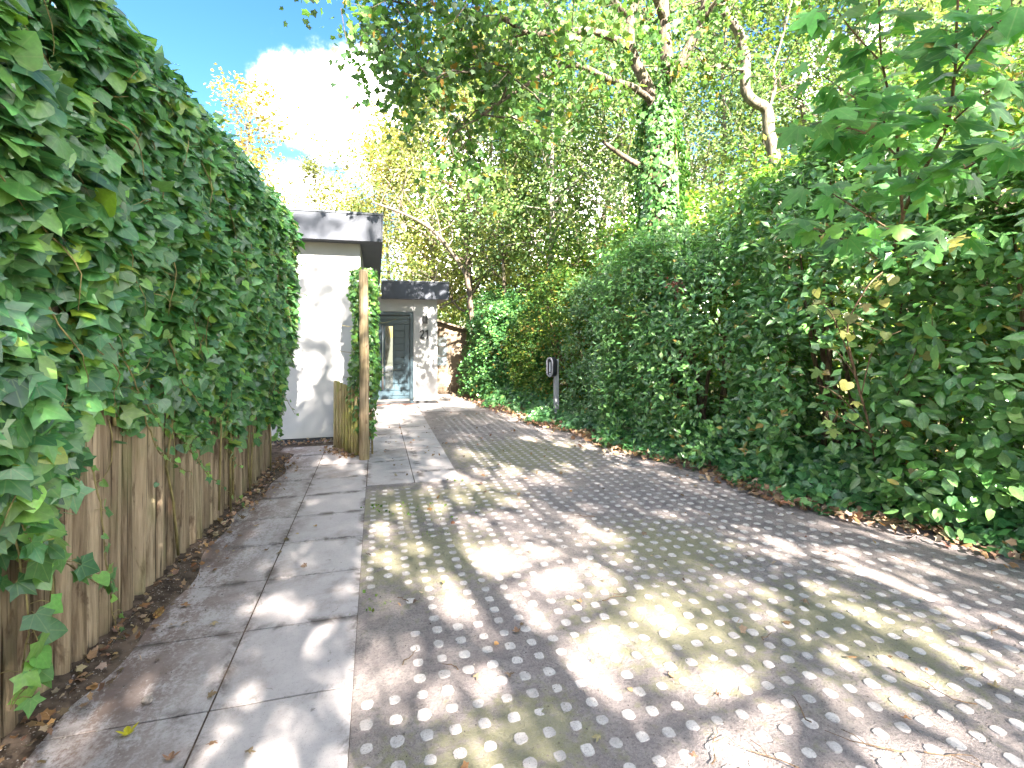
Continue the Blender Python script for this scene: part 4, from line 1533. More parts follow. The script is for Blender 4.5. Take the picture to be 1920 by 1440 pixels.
# second row, closing the hedge
for k, (cx, cy, h, wh) in enumerate([(7.7, 2.0, 3.1, 'glossy shrub'), (7.2, 4.6, 3.1, 'dark evergreen shrub'), (6.8, 7.0, 3.2, 'shrub with reddish shoots'), (6.3, 9.5, 3.2, 'car charger'), (5.6, 12.2, 3.1, 'yellow green shrub'), (8.4, -0.5, 3.2, 'glossy shrub, past its outer end')]):
    shrub('understorey_shrub', 'loose mid green shrub growing behind the ' + wh, cx - .25, cy, 1.3, 1.5, h * [1.15, 1.3, 1.12, 1.25, 1.1, 1.2][k], 0.2, 1500, 7, 0.13, [(0.08, .19, .04), (.13, .25, .05), (.2, .3, .05)], None, OVAL_S, M['tree'], 101 + k * 3, 'shrubs behind the hedge row', 0, twigs=30, yellow=.05, ln=.3)

# ivy ground cover at the foot of the hedge
N = 11000
y = rng.uniform(0.4, 13.6, N)
u = rng.beta(1.1, 1.6, N)
edge = hedge_x(y) - 0.08 + 0.10 * np.sin(y * 2.7) + 0.07 * np.sin(y * 6.1 + 1)
x = edge + u * 1.0
z = 0.05 + 0.42 * np.clip(u * 1.9, 0, 1) ** .8 * (1 + .3 * lump(np.stack([x, y, y * 0], 1), 3, 77)) * rng.uniform(.55, 1.05, N)
pos = np.stack([x, y, z], 1)
nrm = np.array([-.55, -.35, .9]) + rv(N, .38)
tip = np.array([-.7, -.4, -.4]) + rv(N, .5)
cv = Leaves()
gc = pal(N, [(0.085, 0.235, 0.085), (0.11, .28, .09), (.07, .185, .075), (.19, .38, .11)], [4, 4, 3, 1.5])
gs = np.clip(rng.gamma(8, .0086, N), .03, .11)
far = y > 6.5
cv.add(IVY, pos[~far], tip[~far], nrm[~far], gs[~far], gc[~far], rng.uniform(0, 1.5, (~far).sum()))
cv.add(IVY_S, pos[far], tip[far], nrm[far], gs[far], gc[far], rng.uniform(0, 1.5, far.sum()))
ob = cv.build('ivy_groundcover', M['ivy'], None, 'stuff')
tag(ob, 'low carpet of ivy leaves along the foot of the hedge', 'ivy', None, 'stuff')

# ================================================================== TREES
def limb(mb, pts, r0, r1, sides=8, wob=.05, sub=3):
    """smooth polyline limb; returns fine points"""
    pts = [Vector(p) for p in pts]
    fine = []
    n = len(pts)
    for i in range(n - 1):
        p0, p1, p2, p3 = pts[max(i - 1, 0)], pts[i], pts[i + 1], pts[min(i + 2, n - 1)]
        for k in range(sub):
            t = k / sub
            fine.append(0.5 * ((2 * p1) + (p2 - p0) * t + (2 * p0 - 5 * p1 + 4 * p2 - p3) * t * t + (3 * p1 - p0 - 3 * p2 + p3) * t ** 3))
    fine.append(pts[-1])
    m = len(fine)
    mb.tube(fine, [r0 + (r1 - r0) * (k / (m - 1)) for k in range(m)], sides, wob=wob)
    return fine


def grow(mb, start, d, length, r, depth, ends, up=0.15, wig=.22):
    """recursive branch; collects twig ends (point, direction)"""
    n = 4
    pts = [start.copy()]
    d = d.normalized()
    for i in range(n):
        d = (d + Vector((random.gauss(0, wig), random.gauss(0, wig), random.gauss(up * .5, wig * .8)))).normalized()
        pts.append(pts[-1] + d * (length / n))
    mb.tube(pts, [r * (1 - 0.5 * i / n) for i in range(n + 1)], 6 if r > .03 else 4, cap=False)
    if depth <= 0:
        for i in (1, 2, 3, 4):
            ends.append((pts[i], (pts[i] - pts[i - 1]).normalized()))
        return
    if depth == 1:
        ends.append((pts[3], d))
    for k in range(3 if depth > 1 else 4):
        i = random.choice([1, 2, 3, 4])
        side = Vector((random.gauss(0, 1), random.gauss(0, 1), random.gauss(.1, .6)))
        side = (side - d * side.dot(d)).normalized()
        nd = (d * random.uniform(.35, .9) + side).normalized()
        grow(mb, pts[i], nd, length * random.uniform(.5, .72), r * .5, depth - 1, ends, up, wig)
    grow(mb, pts[-1], d, length * .6, r * .5, depth - 1, ends, up, wig)


def auto_tree(name, label, base, H_, r0, z0, spread, cols, wts=None, leaf=.07, L_=14, ln=.5, tm=DIAM, mat='tree', bark='bark', lean=(0, 0), nb=14, group=None, droop=.35, depth=1, up=.25, maxs=2500, cat='tree'):
    root = empty(name, (base[0], base[1], -0.05), label, cat, group)
    tr = MB()
    pts = []
    for i in range(6):
        u = i / 5
        pts.append(Vector((base[0] + lean[0] * u + random.gauss(0, .012 * H_) * (u > 0), base[1] + lean[1] * u + random.gauss(0, .012 * H_) * (u > 0), -0.05 + H_ * .94 * u)))
    fine = limb(tr, pts, r0, r0 * .18, 9, .05, 3)
    tr.build('trunk', M[bark], root, smooth=True)
    br = MB()
    ends = []
    for k in range(nb):
        u = z0 / H_ + (1 - z0 / H_) * (k + random.random()) / nb
        i = min(int(u * (len(fine) - 1)), len(fine) - 2)
        p = fine[i].lerp(fine[i + 1], random.random())
        an = k * 2.4 + random.uniform(-.5, .5)
        v = (u - z0 / H_) / (1 - z0 / H_)
        ln_ = spread * (0.55 + 0.9 * math.sin(math.pi * min(1, v * .8 + .15)) ** 1.0) * random.uniform(.6, 1.0) * (1.1 - .55 * v)
        grow(br, p, Vector((math.cos(an), math.sin(an), .25 + .8 * v)), ln_, r0 * .33 * (1.1 - .8 * v), depth, ends, up)
    br.build('branch', M[bark], root)
    if len(ends) > maxs:
        ends = random.sample(ends, maxs)
    o_ = np.array([tuple(e[0]) for e in ends])
    d_ = np.array([tuple(e[1]) for e in ends])
    n = len(o_)
    pos, tip, nm = spray(o_, unit(d_ + rv(n, .3)), rng.uniform(.6, 1.4, n) * ln, L_, droop, .4)
    m_ = len(pos)
    clear = ~((pos[:, 0] < 2.15) & (pos[:, 1] > 7) & (pos[:, 1] < 14.0) & (pos[:, 2] < 3.7))
    L = Leaves()
    # each spray keeps to one tint, so light and dark clumps show
    base_c = np.repeat(pal(n, cols, wts, .18), L_, axis=0)
    cl = np.clip(base_c * np.exp(rng.normal(0, .16, (m_, 1))), .004, .8)
    L.add(tm, pos[clear], tip[clear], nm[clear], (rng.uniform(.7, 1.25, m_) * leaf)[clear], cl[clear], rng.uniform(-.5, 1.5, clear.sum()))
    L.build('crown', M[mat], root, 'stuff')
    return root, ends


# --- ivy-clad tree with forked limbs, canopy hanging over the driveway
DARKG = [(0.06, .14, .035), (.085, .18, .04), (.12, .215, .05), (.05, .11, .045)]
it = empty('maple_tree', tuple(P(1240, 629, 9.0)), 'large forked tree with ivy-wrapped trunk and limbs reaching over the driveway', 'tree')
it.location.z = -0.05
T0 = 9.0
tb = MB()
base = Vector((it.location.x, it.location.y, -.05))
trunk_pts = [base, P(1245, 560, 9.0), P(1242, 400, 9.0), P(1240, 300, 9.0), P(1236, 225, 9.0)]
limb(tb, trunk_pts, .26, .19, 12, .06)
tb.build('trunk', M['bark'], it, smooth=True)
bb = MB()
ends = []
limbs = [
    ([P(1236, 230, 9.0), P(1218, 170, 8.9), P(1185, 100, 8.8), P(1182, 40, 8.7), P(1205, -60, 8.6), P(1215, -200, 8.5)], .12, .06),
    ([P(1240, 230, 9.0), P(1250, 130, 9.0), P(1245, 40, 9.0), P(1240, -80, 9.0), P(1250, -260, 9.0)], .14, .07),
    ([P(1252, 150, 9.0), P(1285, 100, 8.9), P(1315, 40, 8.8), P(1325, -30, 8.8), P(1345, -180, 8.8)], .10, .05),
    ([P(1222, 190, 8.9), P(1190, 165, 8.6), P(1140, 148, 8.2), P(1080, 122, 7.7), P(1020, 140, 7.3), P(940, 190, 7.0), P(890, 225, 6.9), P(850, 250, 6.8)], .065, .012),
    ([P(1185, 90, 8.8), P(1120, 60, 8.2), P(1060, 60, 7.6), P(990, 62, 7.2), P(940, 33, 7.0), P(870, 35, 6.8), P(800, 20, 6.7), P(740, -10, 6.6)], .07, .012),
    ([P(1182, 30, 8.7), P(1100, -30, 8.0), P(1010, -70, 7.4), P(900, -90, 7.0), P(780, -80, 6.6), P(700, -50, 6.5)], .07, .012),
    ([P(1245, 40, 9.0), P(1200, -70, 8.2), P(1120, -150, 7.4), P(1000, -200, 6.8)], .07, .015),
    ([P(1315, 40, 8.8), P(1370, -30, 8.4), P(1430, -90, 8.0), P(1500, -120, 7.8)], .06, .015),
    ([P(1235, 330, 9.0), P(1180, 300, 8.9), P(1150, 280, 8.85), P(1130, 265, 8.8)], .06, .03),
    ([P(940, 190, 7.0), P(955, 140, 6.9), P(930, 120, 6.8), P(880, 130, 6.7), P(820, 150, 6.6)], .02, .008),
    ([P(740, -10, 6.6), P(720, 40, 6.5), P(725, 100, 6.5)], .012, .005),
]
for pts, r0, r1 in limbs:
    f_ = limb(bb, pts, r0, r1, 8, .05)
    m_ = len(f_)
    if pts[0] == limbs[8][0][0]:
        continue
    for i in range(m_ // 3, m_, 2):
        if random.random() < .8:
            d = Vector((random.gauss(0, 1), random.gauss(0, 1), random.gauss(-.1, .6))).normalized()
            grow(bb, f_[i], d, random.uniform(.6, 1.1), .018, 0, ends, -.15)
    ends.append((f_[-1], (f_[-1] - f_[-2]).normalized()))
# hanging leaf masses: (pixel x, y, depth, twigs, spread m)
for (x, y, t, n, s_) in [(740, 40, 6.5, 16, .35), (735, 110, 6.4, 12, .22), (760, 150, 6.5, 8, .18), (800, 60, 6.6, 16, .4), (860, 110, 6.8, 14, .4), (900, 50, 6.8, 12, .35), (960, 100, 7.0, 14, .45), (1000, 30, 7.0, 16, .45),
                         (1060, 110, 7.4, 12, .4), (1100, 40, 7.6, 14, .45), (1150, 110, 7.8, 8, .4), (850, 220, 6.9, 9, .35), (880, 290, 6.9, 6, .25), (920, 160, 7.0, 8, .35), (1180, 20, 8.2, 12, .5), (1060, 0, 7.2, 14, .5), (960, -30, 7.0, 14, .6),
                         (1290, 10, 8.5, 12, .6), (1380, -20, 8.3, 12, .7), (700, 10, 6.5, 9, .25), (830, 0, 6.6, 12, .5)]:
    c_ = P(x, y, t)
    for k in range(n):
        p = c_ + Vector((random.gauss(0, s_), random.gauss(0, s_), random.gauss(0, s_ * .8)))
        d = Vector((random.gauss(0, .7), random.gauss(0, .7), -.4)).normalized()
        bb.tube([p - d * .18 + Vector((0, 0, .12)), p, p + d * .25], [.007, .005, .002], 4, cap=False)
        ends.append((p, d))
bb.build('branch', M['bark'], it, smooth=True)['kind'] = 'stuff'
o_ = np.array([tuple(e[0]) for e in ends])
d_ = np.array([tuple(e[1]) for e in ends])
n = len(o_)
pos, tip, nm = spray(o_, unit(d_ + np.array([0, 0, -.4])), rng.uniform(.6, 1.3, n) * .40, 15, .6, .4)
L = Leaves()
m_ = len(pos)
cl = np.repeat(pal(n, DARKG, [3, 4, 3, 2], .2), 15, axis=0) * np.exp(rng.normal(0, .15, (m_, 1)))
yl = rng.uniform(0, 1, m_) < .035
cl[yl] = pal(yl.sum(), [(.4, .28, .04), (.35, .2, .05)])
L.add(MAPLE_S, pos, tip, nm, rng.uniform(.055, .11, m_), cl, rng.uniform(-.2, 1.5, m_))
L.build('crown', M['maple'], it, 'stuff')
print('ivy tree leaves', m_)
# ivy on that trunk
tivy = empty('climbing_ivy', tuple(base + Vector((.25, -.1, .05))), 'dense dark ivy wrapped round the forked tree trunk', 'ivy')
N = 8000
z = rng.uniform(0.6, 6.2, N)
th = rng.uniform(0, 2 * math.pi, N)
axis = np.array([tuple(p) for p in trunk_pts])
ax = np.interp(z, axis[:, 2], axis[:, 0])
ay = np.interp(z, axis[:, 2], axis[:, 1])
rr = np.interp(z, [0.5, 3.0, 4.6, 5.4, 5.8, 6.2], [.40, .40, .46, .38, .28, .2]) * (1 + .38 * lump(np.stack([np.cos(th), np.sin(th), z * 1.5], 1), 2.5, 5)) * np.sqrt(rng.uniform(.5, 1, N))
pos = np.stack([ax + np.cos(th) * rr, ay + np.sin(th) * rr, z], 1)
nr = np.stack([np.cos(th), np.sin(th), np.full(N, .5)], 1) + rv(N, .35)
tp = np.array([0, 0, -1.0]) + rv(N, .45) + np.stack([np.cos(th), np.sin(th), 0 * th], 1) * .4
L = Leaves()
L.add(IVY_S, pos, tp, nr, rng.uniform(.05, .095, N), pal(N, [(0.05, .15, .04), (.075, .2, .045), (.14, .28, .06)], [3, 3, 1.5]), rng.uniform(0, 1.5, N))
L.build('foliage', M['ivy'], tivy, 'stuff')
m = MB()
for k in range(5):
    a = k * 1.25
    m.tube([(float(np.interp(z_, axis[:, 2], axis[:, 0])) + .27 * math.cos(a + z_ * .2), float(np.interp(z_, axis[:, 2], axis[:, 1])) + .27 * math.sin(a + z_ * .2), z_) for z_ in np.linspace(0, 5.6, 9)], .022, 5, wob=.1)
m.build('stem', M['stem'], tivy)

# --- bent pale trunk
bt = empty('bent_tree', tuple(P(1470, 629, 9.6)), 'slender pale tree with sharply bent trunk near the forked tree', 'tree')
bt.location.z = -.05
m = MB()
b0 = Vector((bt.location.x, bt.location.y, -.05))
limb(m, [b0, P(1462, 480, 9.6), P(1452, 300, 9.6), P(1442, 250, 9.6), P(1437, 205, 9.6), P(1412, 190, 9.5), P(1397, 165, 9.5), P(1398, 110, 9.4), P(1385, 60, 9.4), P(1358, 20, 9.3), P(1335, -30, 9.2), P(1320, -140, 9.2), P(1330, -300, 9.2)], .13, .06, 10, .05)
m.build('trunk', M['bark_pale'], bt, smooth=True)
m = MB()
ends = []
for (pts, r0) in [([P(1397, 130, 9.4), P(1360, 128, 9.2), P(1328, 125, 9.0)], .04), ([P(1330, -30, 9.2), P(1318, 8, 9.1), P(1300, 20, 9.0)], .03), ([P(1437, 215, 9.6), P(1455, 160, 9.6), P(1450, 130, 9.7), P(1470, 60, 9.8), P(1500, -60, 10)], .035),
                  ([P(1322, -120, 9.2), P(1400, -200, 9.4), P(1480, -260, 9.6)], .05), ([P(1326, -200, 9.2), P(1260, -280, 9), P(1180, -330, 8.8)], .05), ([P(1330, -300, 9.2), P(1350, -420, 9.2)], .05)]:
    f_ = limb(m, pts, r0, r0 * .3, 6)
    for i in range(1, len(f_), 1):
        grow(m, f_[i], Vector((random.gauss(0, 1), random.gauss(0, 1), random.gauss(.1, .5))).normalized(), .8, .015, 0, ends, 0)
m.build('branch', M['bark_pale'], bt)
o_ = np.array([tuple(e[0]) for e in ends]); d_ = np.array([tuple(e[1]) for e in ends]); n = len(o_)
pos, tip, nm = spray(o_, d_, rng.uniform(.6, 1.3, n) * .4, 10, .4, .35)
L = Leaves()
L.add(DIAM, pos, tip, nm, rng.uniform(.05, .09, len(pos)), pal(len(pos), [(.06, .14, .035), (.10, .19, .04), (.2, .24, .05)]), None)
L.build('crown', M['tree'], bt, 'stuff')

# --- leaning grey trunk over the white house end
BIRCH = [(0.25, .28, .09), (.19, .24, .075), (.33, .32, .13), (.13, .19, .065)]
MIDG = [(0.10, .18, .06), (.14, .215, .07), (.07, .145, .055), (.2, .25, .085)]
PALE = [(0.18, .26, .13), (.14, .22, .11), (.25, .31, .15)]
lt = empty('leaning_tree', tuple(P(895, 629, 13.5)), 'grey bare-stemmed tree leaning towards the house roof beyond the hedge', 'tree')
lt.location.z = -.05
m = MB()
b0 = Vector((lt.location.x, lt.location.y, -.05))
f_ = limb(m, [b0, P(880, 545, 13.5), P(862, 495, 13.5), P(828, 448, 13.4), P(795, 420, 13.4), P(748, 397, 13.3), P(700, 380, 13.2)], .075, .03, 9)
m.build('trunk', M['bark'], lt, smooth=True)
m = MB(); ends = []
for i in range(6, len(f_)):
    grow(m, f_[i], Vector((random.gauss(0, .6), random.gauss(0, .6), 1)).normalized(), 1.3, .02, 0, ends, .1)
m.build('branch', M['bark_pale'], lt)
o_ = np.array([tuple(e[0]) for e in ends]); d_ = np.array([tuple(e[1]) for e in ends]); n = len(o_)
pos, tip, nm = spray(o_, d_, rng.uniform(.6, 1.3, n) * .45, 9, .4, .35)
L = Leaves()
L.add(DIAM, pos, tip, nm, rng.uniform(.06, .1, len(pos)), pal(len(pos), BIRCH), None)
L.build('crown', M['tree'], lt, 'stuff')


def at(x, t):
    p = P(x, 629, t)
    return (p.x, p.y)


GW = 'trees of the wood behind the hedge'
# (label, name, px x, depth, height, trunk r, crown start, spread, palette, leaf size, bark, branches, lean)
spec = [
    ('slim birch with pale green crown rising behind the leaning tree', 'birch_tree', 1032, 13.5, 11.0, .11, 3.2, 1.9, MIDG, .075, 'bark_birch', 18, (0.1, 0)),
    ('yellow green birch standing behind the entrance roof', 'birch_tree', 800, 19.0, 11.0, .14, 2.2, 2.6, BIRCH, .085, 'bark_birch', 22, (.3, 0)),
    ('tall yellowing birch nearest to the gap of open sky', 'birch_tree', 735, 22.0, 10.5, .13, 2.0, 2.3, [(0.34, .30, .09), (.30, .31, .07), (.40, .30, .13)], .09, 'bark_birch', 22, (-.2, 0)),
    ('sunlit yellow green tree above the plank shed', 'wood_tree', 880, 17.0, 12.0, .15, 2.2, 2.7, BIRCH, .08, 'bark', 22, (0, 0)),
    ('tall yellow green tree behind the dark-stemmed tree beyond the charger', 'wood_tree', 955, 21.0, 14.0, .16, 2.0, 3.0, BIRCH, .09, 'bark', 22, (.2, 0)),
    ('thin dark-stemmed tree with bent upper branches beyond the charger', 'wood_tree', 955, 14.5, 8.4, .07, 2.8, 1.5, MIDG, .075, 'bark', 12, (-.3, 0)),
    ('mid green slender tree behind the shrub with reddish shoots', 'wood_tree', 1120, 16.5, 12.5, .12, 2.6, 2.3, MIDG, .085, 'bark_pale', 19, (.3, 0)),
    ('thin pale tree directly beside the ivy-wrapped trunk', 'wood_tree', 1180, 13.5, 10.0, .08, 3.0, 1.7, PALE, .075, 'bark_pale', 14, (-.3, 0)),
    ('slender pale-stemmed tree between the forked tree and the bent trunk', 'wood_tree', 1345, 14.0, 12.5, .11, 3.0, 2.0, PALE, .085, 'bark_pale', 18, (.3, 0)),
    ('pale green tree seen through the fork of the ivy-wrapped tree', 'wood_tree', 1290, 18.5, 13.5, .13, 2.6, 2.6, PALE, .095, 'bark_pale', 18, (0, 0)),
    ('dark-stemmed tree right behind the bent pale trunk', 'wood_tree', 1500, 13.0, 11.5, .12, 2.6, 2.2, MIDG, .08, 'bark', 19, (.1, 0)),
    ('pale-trunked tree behind the maple sapling', 'wood_tree', 1605, 11.5, 10.0, .13, 2.8, 2.1, MIDG, .075, 'bark_pale', 18, (0, 0)),
    ('tall pale green tree behind the thick leaning trunk', 'wood_tree', 1700, 13.5, 12.0, .14, 2.4, 2.5, PALE, .085, 'bark', 20, (-.2, 0)),
    ('thick leaning trunk behind the glossy shrub', 'wood_tree', 1840, 9.5, 9.0, .17, 2.8, 2.0, MIDG, .075, 'bark', 18, (1.1, 0)),
    ('leafy tree beyond the glossy shrub, past the leaning trunk', 'wood_tree', 1960, 12.0, 11.0, .15, 2.2, 2.5, MIDG, .08, 'bark', 20, (0, 0)),
    ('far pale tree showing between bent trunk and maple sapling', 'wood_tree', 1420, 22.0, 13.0, .15, 2.0, 3.0, PALE, .10, 'bark', 20, (0, 0)),
    ('far pale tree showing behind the maple sapling stems', 'wood_tree', 1640, 20.0, 13.0, .15, 2.0, 3.0, PALE, .10, 'bark', 20, (0, 0)),
    ('far yellow green tree beyond the slim birch', 'wood_tree', 1090, 25.0, 13.0, .16, 2.0, 3.2, BIRCH, .11, 'bark', 20, (0, 0)),
    ('far pale tree above the top of the glossy shrub', 'wood_tree', 1860, 19.0, 13.0, .15, 2.0, 3.0, PALE, .10, 'bark', 20, (0, 0)),
    ('far mid green tree behind the ivy-wrapped trunk', 'wood_tree', 1230, 28.0, 13.0, .16, 2.0, 3.2, MIDG, .11, 'bark', 20, (0, 0)),
]
nl = 0
for (lab, nm_, x, t, H_, r0, z0, spd, cols, lf, bk, nb, ln_) in spec:
    root, ends = auto_tree(nm_, lab, at(x, t), H_, r0, z0, spd, cols, None, lf * 1.45, 24 if x > 1060 else 36, .95, DIAM, 'tree', bk, ln_, nb, GW, .4, 1, .2, 900)
    nl += len(ends) * 14
print('wood leaves', nl)
# orange maple and small willow behind the house
auto_tree('autumn_maple', 'orange and bronze autumn maple behind the white house roof', at(466, 17.0), 10.2, .11, 2.0, 1.7, [(0.38, .24, .06), (.42, .30, .09), (.28, .22, .06), (.2, .22, .06)], None, .10, 9, .6, MAPLE_S, 'maple', 'bark', (0, 0), 20, None, .3, 1, .5, 700)
auto_tree('willow_tree', 'small feathery olive green tree between autumn maple and birches', at(592, 18.0), 8.0, .08, 2.0, 1.3, [(0.19, .21, .08), (.15, .18, .07), (.24, .24, .10)], None, .085, 14, .5, DIAM, 'tree', 'bark', (0, 0), 18, None, .4, 1, .5, 700)
auto_tree('willow_tree', 'low olive green tree peeping above the house roof edge', at(665, 17.0), 6.0, .07, 1.6, 1.4, BIRCH, None, .085, 14, .5, DIAM, 'tree', 'bark', (0, 0), 16, None, .4, 1, .5, 700)

# trees behind the viewpoint; their crowns dapple the drive and the house wall
for k, (x, y, h, z0, spd) in enumerate([(-2.2, -7.0, 13.0, 3.6, 3.2), (2.4, -8.0, 16.5, 3.6, 3.5), (6.2, -6.5, 12.5, 4.2, 3.0), (0.5, -13.0, 17.0, 5.0, 3.8), (5.4, -13.5, 16.0, 5.0, 3.6), (0.4, -5.2, 9.0, 3.4, 2.0)]):
    auto_tree('broadleaf_tree', 'broadleaf tree of the row behind the viewpoint that shades the drive', (x, y), h, .2, z0, spd, DARKG, None, .19, 26, .55, OVAL_S, 'tree', 'bark', (0, 0), 24, 'trees behind the viewpoint', .3, 1, .2, [270, 430, 250, 330, 270, 230][k])

# far wood as one mass
N = 52000
an = rng.uniform(-0.25, 1.25, N)
rad = rng.uniform(27, 44, N)
zc_ = rng.beta(1.2, 1.5, N)
top = 9.5 + 2.0 * np.sin(an * 9) + 1.5 * np.sin(an * 23) + np.clip(an, 0, 1) * 2.5
top = np.where(an < 0.06, 3.0 + np.clip(an + .25, 0, 1) * 3, top)
pos = np.stack([np.sin(an) * rad, np.cos(an) * rad, .2 + zc_ * top], 1)
kp = lump(pos, .9, 66) > -.55
pos = pos[kp]
n = len(pos)
L = Leaves()
L.add(OVAL_S, pos, rv(n), np.array([0, -.4, .6]) + rv(n, .5), rng.uniform(.3, .6, n), pal(n, [(0.22, .28, .07), (.14, .22, .06), (.32, .34, .10)]), None)
ob = L.build('far_wood', M['tree'], None, 'stuff')
tag(ob, 'distant yellow green wood closing the view behind the trees', 'wood')

# --- maple sapling leaning out of the hedge with big leaves
ms = empty('maple_sapling', tuple(G(1662, 975)), 'maple sapling with large pointed leaves leaning out above the glossy shrub', 'sapling')
ms.location = Vector((4.95, 3.45, 0.1))
m = MB()
mb_pos, mb_tip, mb_nr, mb_sz = [], [], [], []
mt = [
    ([Vector(ms.location), P(1655, 700, 5.6), P(1658, 560, 5.3), P(1673, 480, 4.5), P(1693, 407, 3.6), P(1717, 347, 3.25), P(1773, 240, 3.0), P(1790, 143, 2.8), P(1793, 67, 2.7), P(1800, -60, 2.6)], .018, .006, 5),
    ([P(1693, 407, 3.4), P(1685, 300, 3.2), P(1677, 220, 3.1), P(1657, 133, 3.0), P(1650, 67, 2.9), P(1648, -30, 2.8)], .010, .005, 1),
    ([P(1690, 300, 3.2), P(1647, 262, 3.0), P(1603, 243, 2.9), P(1533, 230, 2.8)], .007, .003, 0),
    ([P(1680, 250, 3.1), P(1640, 212, 3.0), P(1600, 182, 2.9), P(1540, 140, 2.85)], .006, .003, 0),
    ([P(1655, 120, 3.0), P(1600, 60, 2.9), P(1570, 20, 2.85)], .006, .003, 0),
    ([P(1717, 347, 3.25), P(1780, 330, 3.0), P(1840, 300, 2.8), P(1900, 280, 2.6)], .007, .003, 0),
    ([P(1773, 240, 3.0), P(1840, 180, 2.7), P(1900, 150, 2.5)], .007, .003, 0),
    ([P(1790, 140, 2.8), P(1850, 60, 2.5), P(1910, 20, 2.35)], .007, .003, 0),
    ([P(1668, 500, 4.7), P(1620, 470, 4.0), P(1560, 440, 3.4), P(1500, 420, 3.3)], .008, .003, 1),
    ([P(1672, 490, 4.6), P(1730, 470, 3.7), P(1790, 440, 3.2)], .008, .003, 0),
    ([P(1685, 440, 4.0), P(1620, 400, 3.5), P(1540, 350, 3.3)], .007, .003, 0),
]
for pts, r0, r1, skip in mt:
    f_ = limb(m, pts, r0, r1, 5, .05, 4)
    k0 = int(len(f_) * (0.5 if skip == 5 else .15))
    for i in range(k0, len(f_)):
        for s_ in range(2 if random.random() < .8 else 3):
            d = (f_[min(i + 1, len(f_) - 1)] - f_[max(i - 1, 0)]).normalized()
            sd_ = d.cross(Vector((random.gauss(0, .4), random.gauss(0, .4), 1))).normalized() * (1 if s_ else -1)
            ln_ = random.uniform(.05, .12)
            e = f_[i] + (sd_ * .8 + d * .4 + Vector((0, 0, .25))).normalized() * ln_
            m.tube([f_[i], f_[i].lerp(e, .5) + Vector((0, 0, .008)), e], .0018, 4, cap=False)
            mb_pos.append(e)
            mb_tip.append(sd_ * .8 + d * .4 + Vector((random.gauss(0, .3), random.gauss(0, .3), -.45)))
            mb_nr.append(Vector((-.5 + random.gauss(0, .35), -.6 + random.gauss(0, .35), .65)))
            mb_sz.append(random.uniform(.10, .175))
m.build('stem', M['twig'], ms, smooth=True)
n = len(mb_pos)
cl = pal(n, [(0.10, .28, .07), (.08, .23, .075), (.14, .34, .08), (.2, .40, .09)], [4, 3, 3, 1.5])
yl = rng.uniform(0, 1, n) < .015
cl[yl] = pal(yl.sum(), [(.42, .34, .10), (.4, .38, .08)])
ar = lambda v: np.array([tuple(q) for q in v])
print('maple sapling leaves', n)
sel = np.argsort(-np.array(mb_sz))[:300]
leaf_objects('leaf', (MAPLE, MAPLE_B), M['maple_obj'], ms, ar(mb_pos)[sel], ar(mb_tip)[sel], ar(mb_nr)[sel], np.array(mb_sz)[sel], cl[sel])

# --- yellowing sapling in front of the hedge
ysap = empty('yellowing_sapling', tuple(G(1650, 930)), 'thin sapling with yellow and pinkish leaves in front of the evergreen shrubs', 'sapling')
m = MB()
pA, pT, pN, pS = [], [], [], []
b0 = Vector(ysap.location)
for pts, r0 in [([b0, P(1632, 810, 4.35), P(1600, 690, 4.15), P(1590, 610, 4.0), P(1625, 540, 3.9), P(1655, 510, 3.9)], .012), ([P(1632, 810, 4.35), P(1590, 640, 4.1), P(1582, 600, 4.05)], .008), ([P(1615, 740, 4.2), P(1640, 650, 4.0), P(1690, 620, 3.9)], .006),
                ([P(1600, 690, 4.15), P(1560, 590, 4.0), P(1520, 560, 3.95)], .006), ([P(1630, 800, 4.35), P(1570, 740, 4.1), P(1530, 720, 4.0)], .006), ([P(1632, 815, 4.35), P(1590, 790, 4.2), P(1550, 770, 4.1)], .006), ([P(1640, 840, 4.4), P(1700, 700, 4.1), P(1720, 650, 4.0)], .006),
                ([b0, P(1690, 880, 4.2), P(1730, 905, 4.0)], .006), ([P(1600, 700, 4.15), P(1570, 660, 4.1), P(1545, 655, 4.1)], .005)]:
    f_ = limb(m, pts, r0, r0 * .35, 5, .05, 4)
    for i in range(len(f_) // 2, len(f_), 1):
        if random.random() < .55:
            e = f_[i] + Vector((random.gauss(0, .09), random.gauss(-.03, .09), random.gauss(-.01, .07)))
            m.tube([f_[i], e], .0016, 4, cap=False)
            pA.append(e); pT.append((random.gauss(-.3, .5), random.gauss(-.2, .5), -.7)); pN.append((-.5 + random.gauss(0, .3), -.6 + random.gauss(0, .3), .5)); pS.append(random.uniform(.055, .095))
m.build('stem', M['twig'], ysap, smooth=True)
n = len(pA)
leaf_objects('leaf', (IVY_B, MAPLE), M['maple_obj'], ysap, ar(pA), np.array(pT), np.array(pN), np.array(pS), pal(n, [(.46, .42, .14), (.48, .36, .2), (.24, .36, .10), (.46, .44, .24)], [3, 1.5, 4, 2]))

# ================================================================== LITTER AND SMALL THINGS
DRY = [(0.24, .15, .10), (.33, .22, .15), (.17, .105, .07), (.42, .32, .23), (.34, .19, .09)]


def litter(n, fx, z=0.02):
    p = np.array([fx() for _ in range(n)])
    p = np.concatenate([p, z + rng.exponential(.012, (n, 1))], 1)
    return p


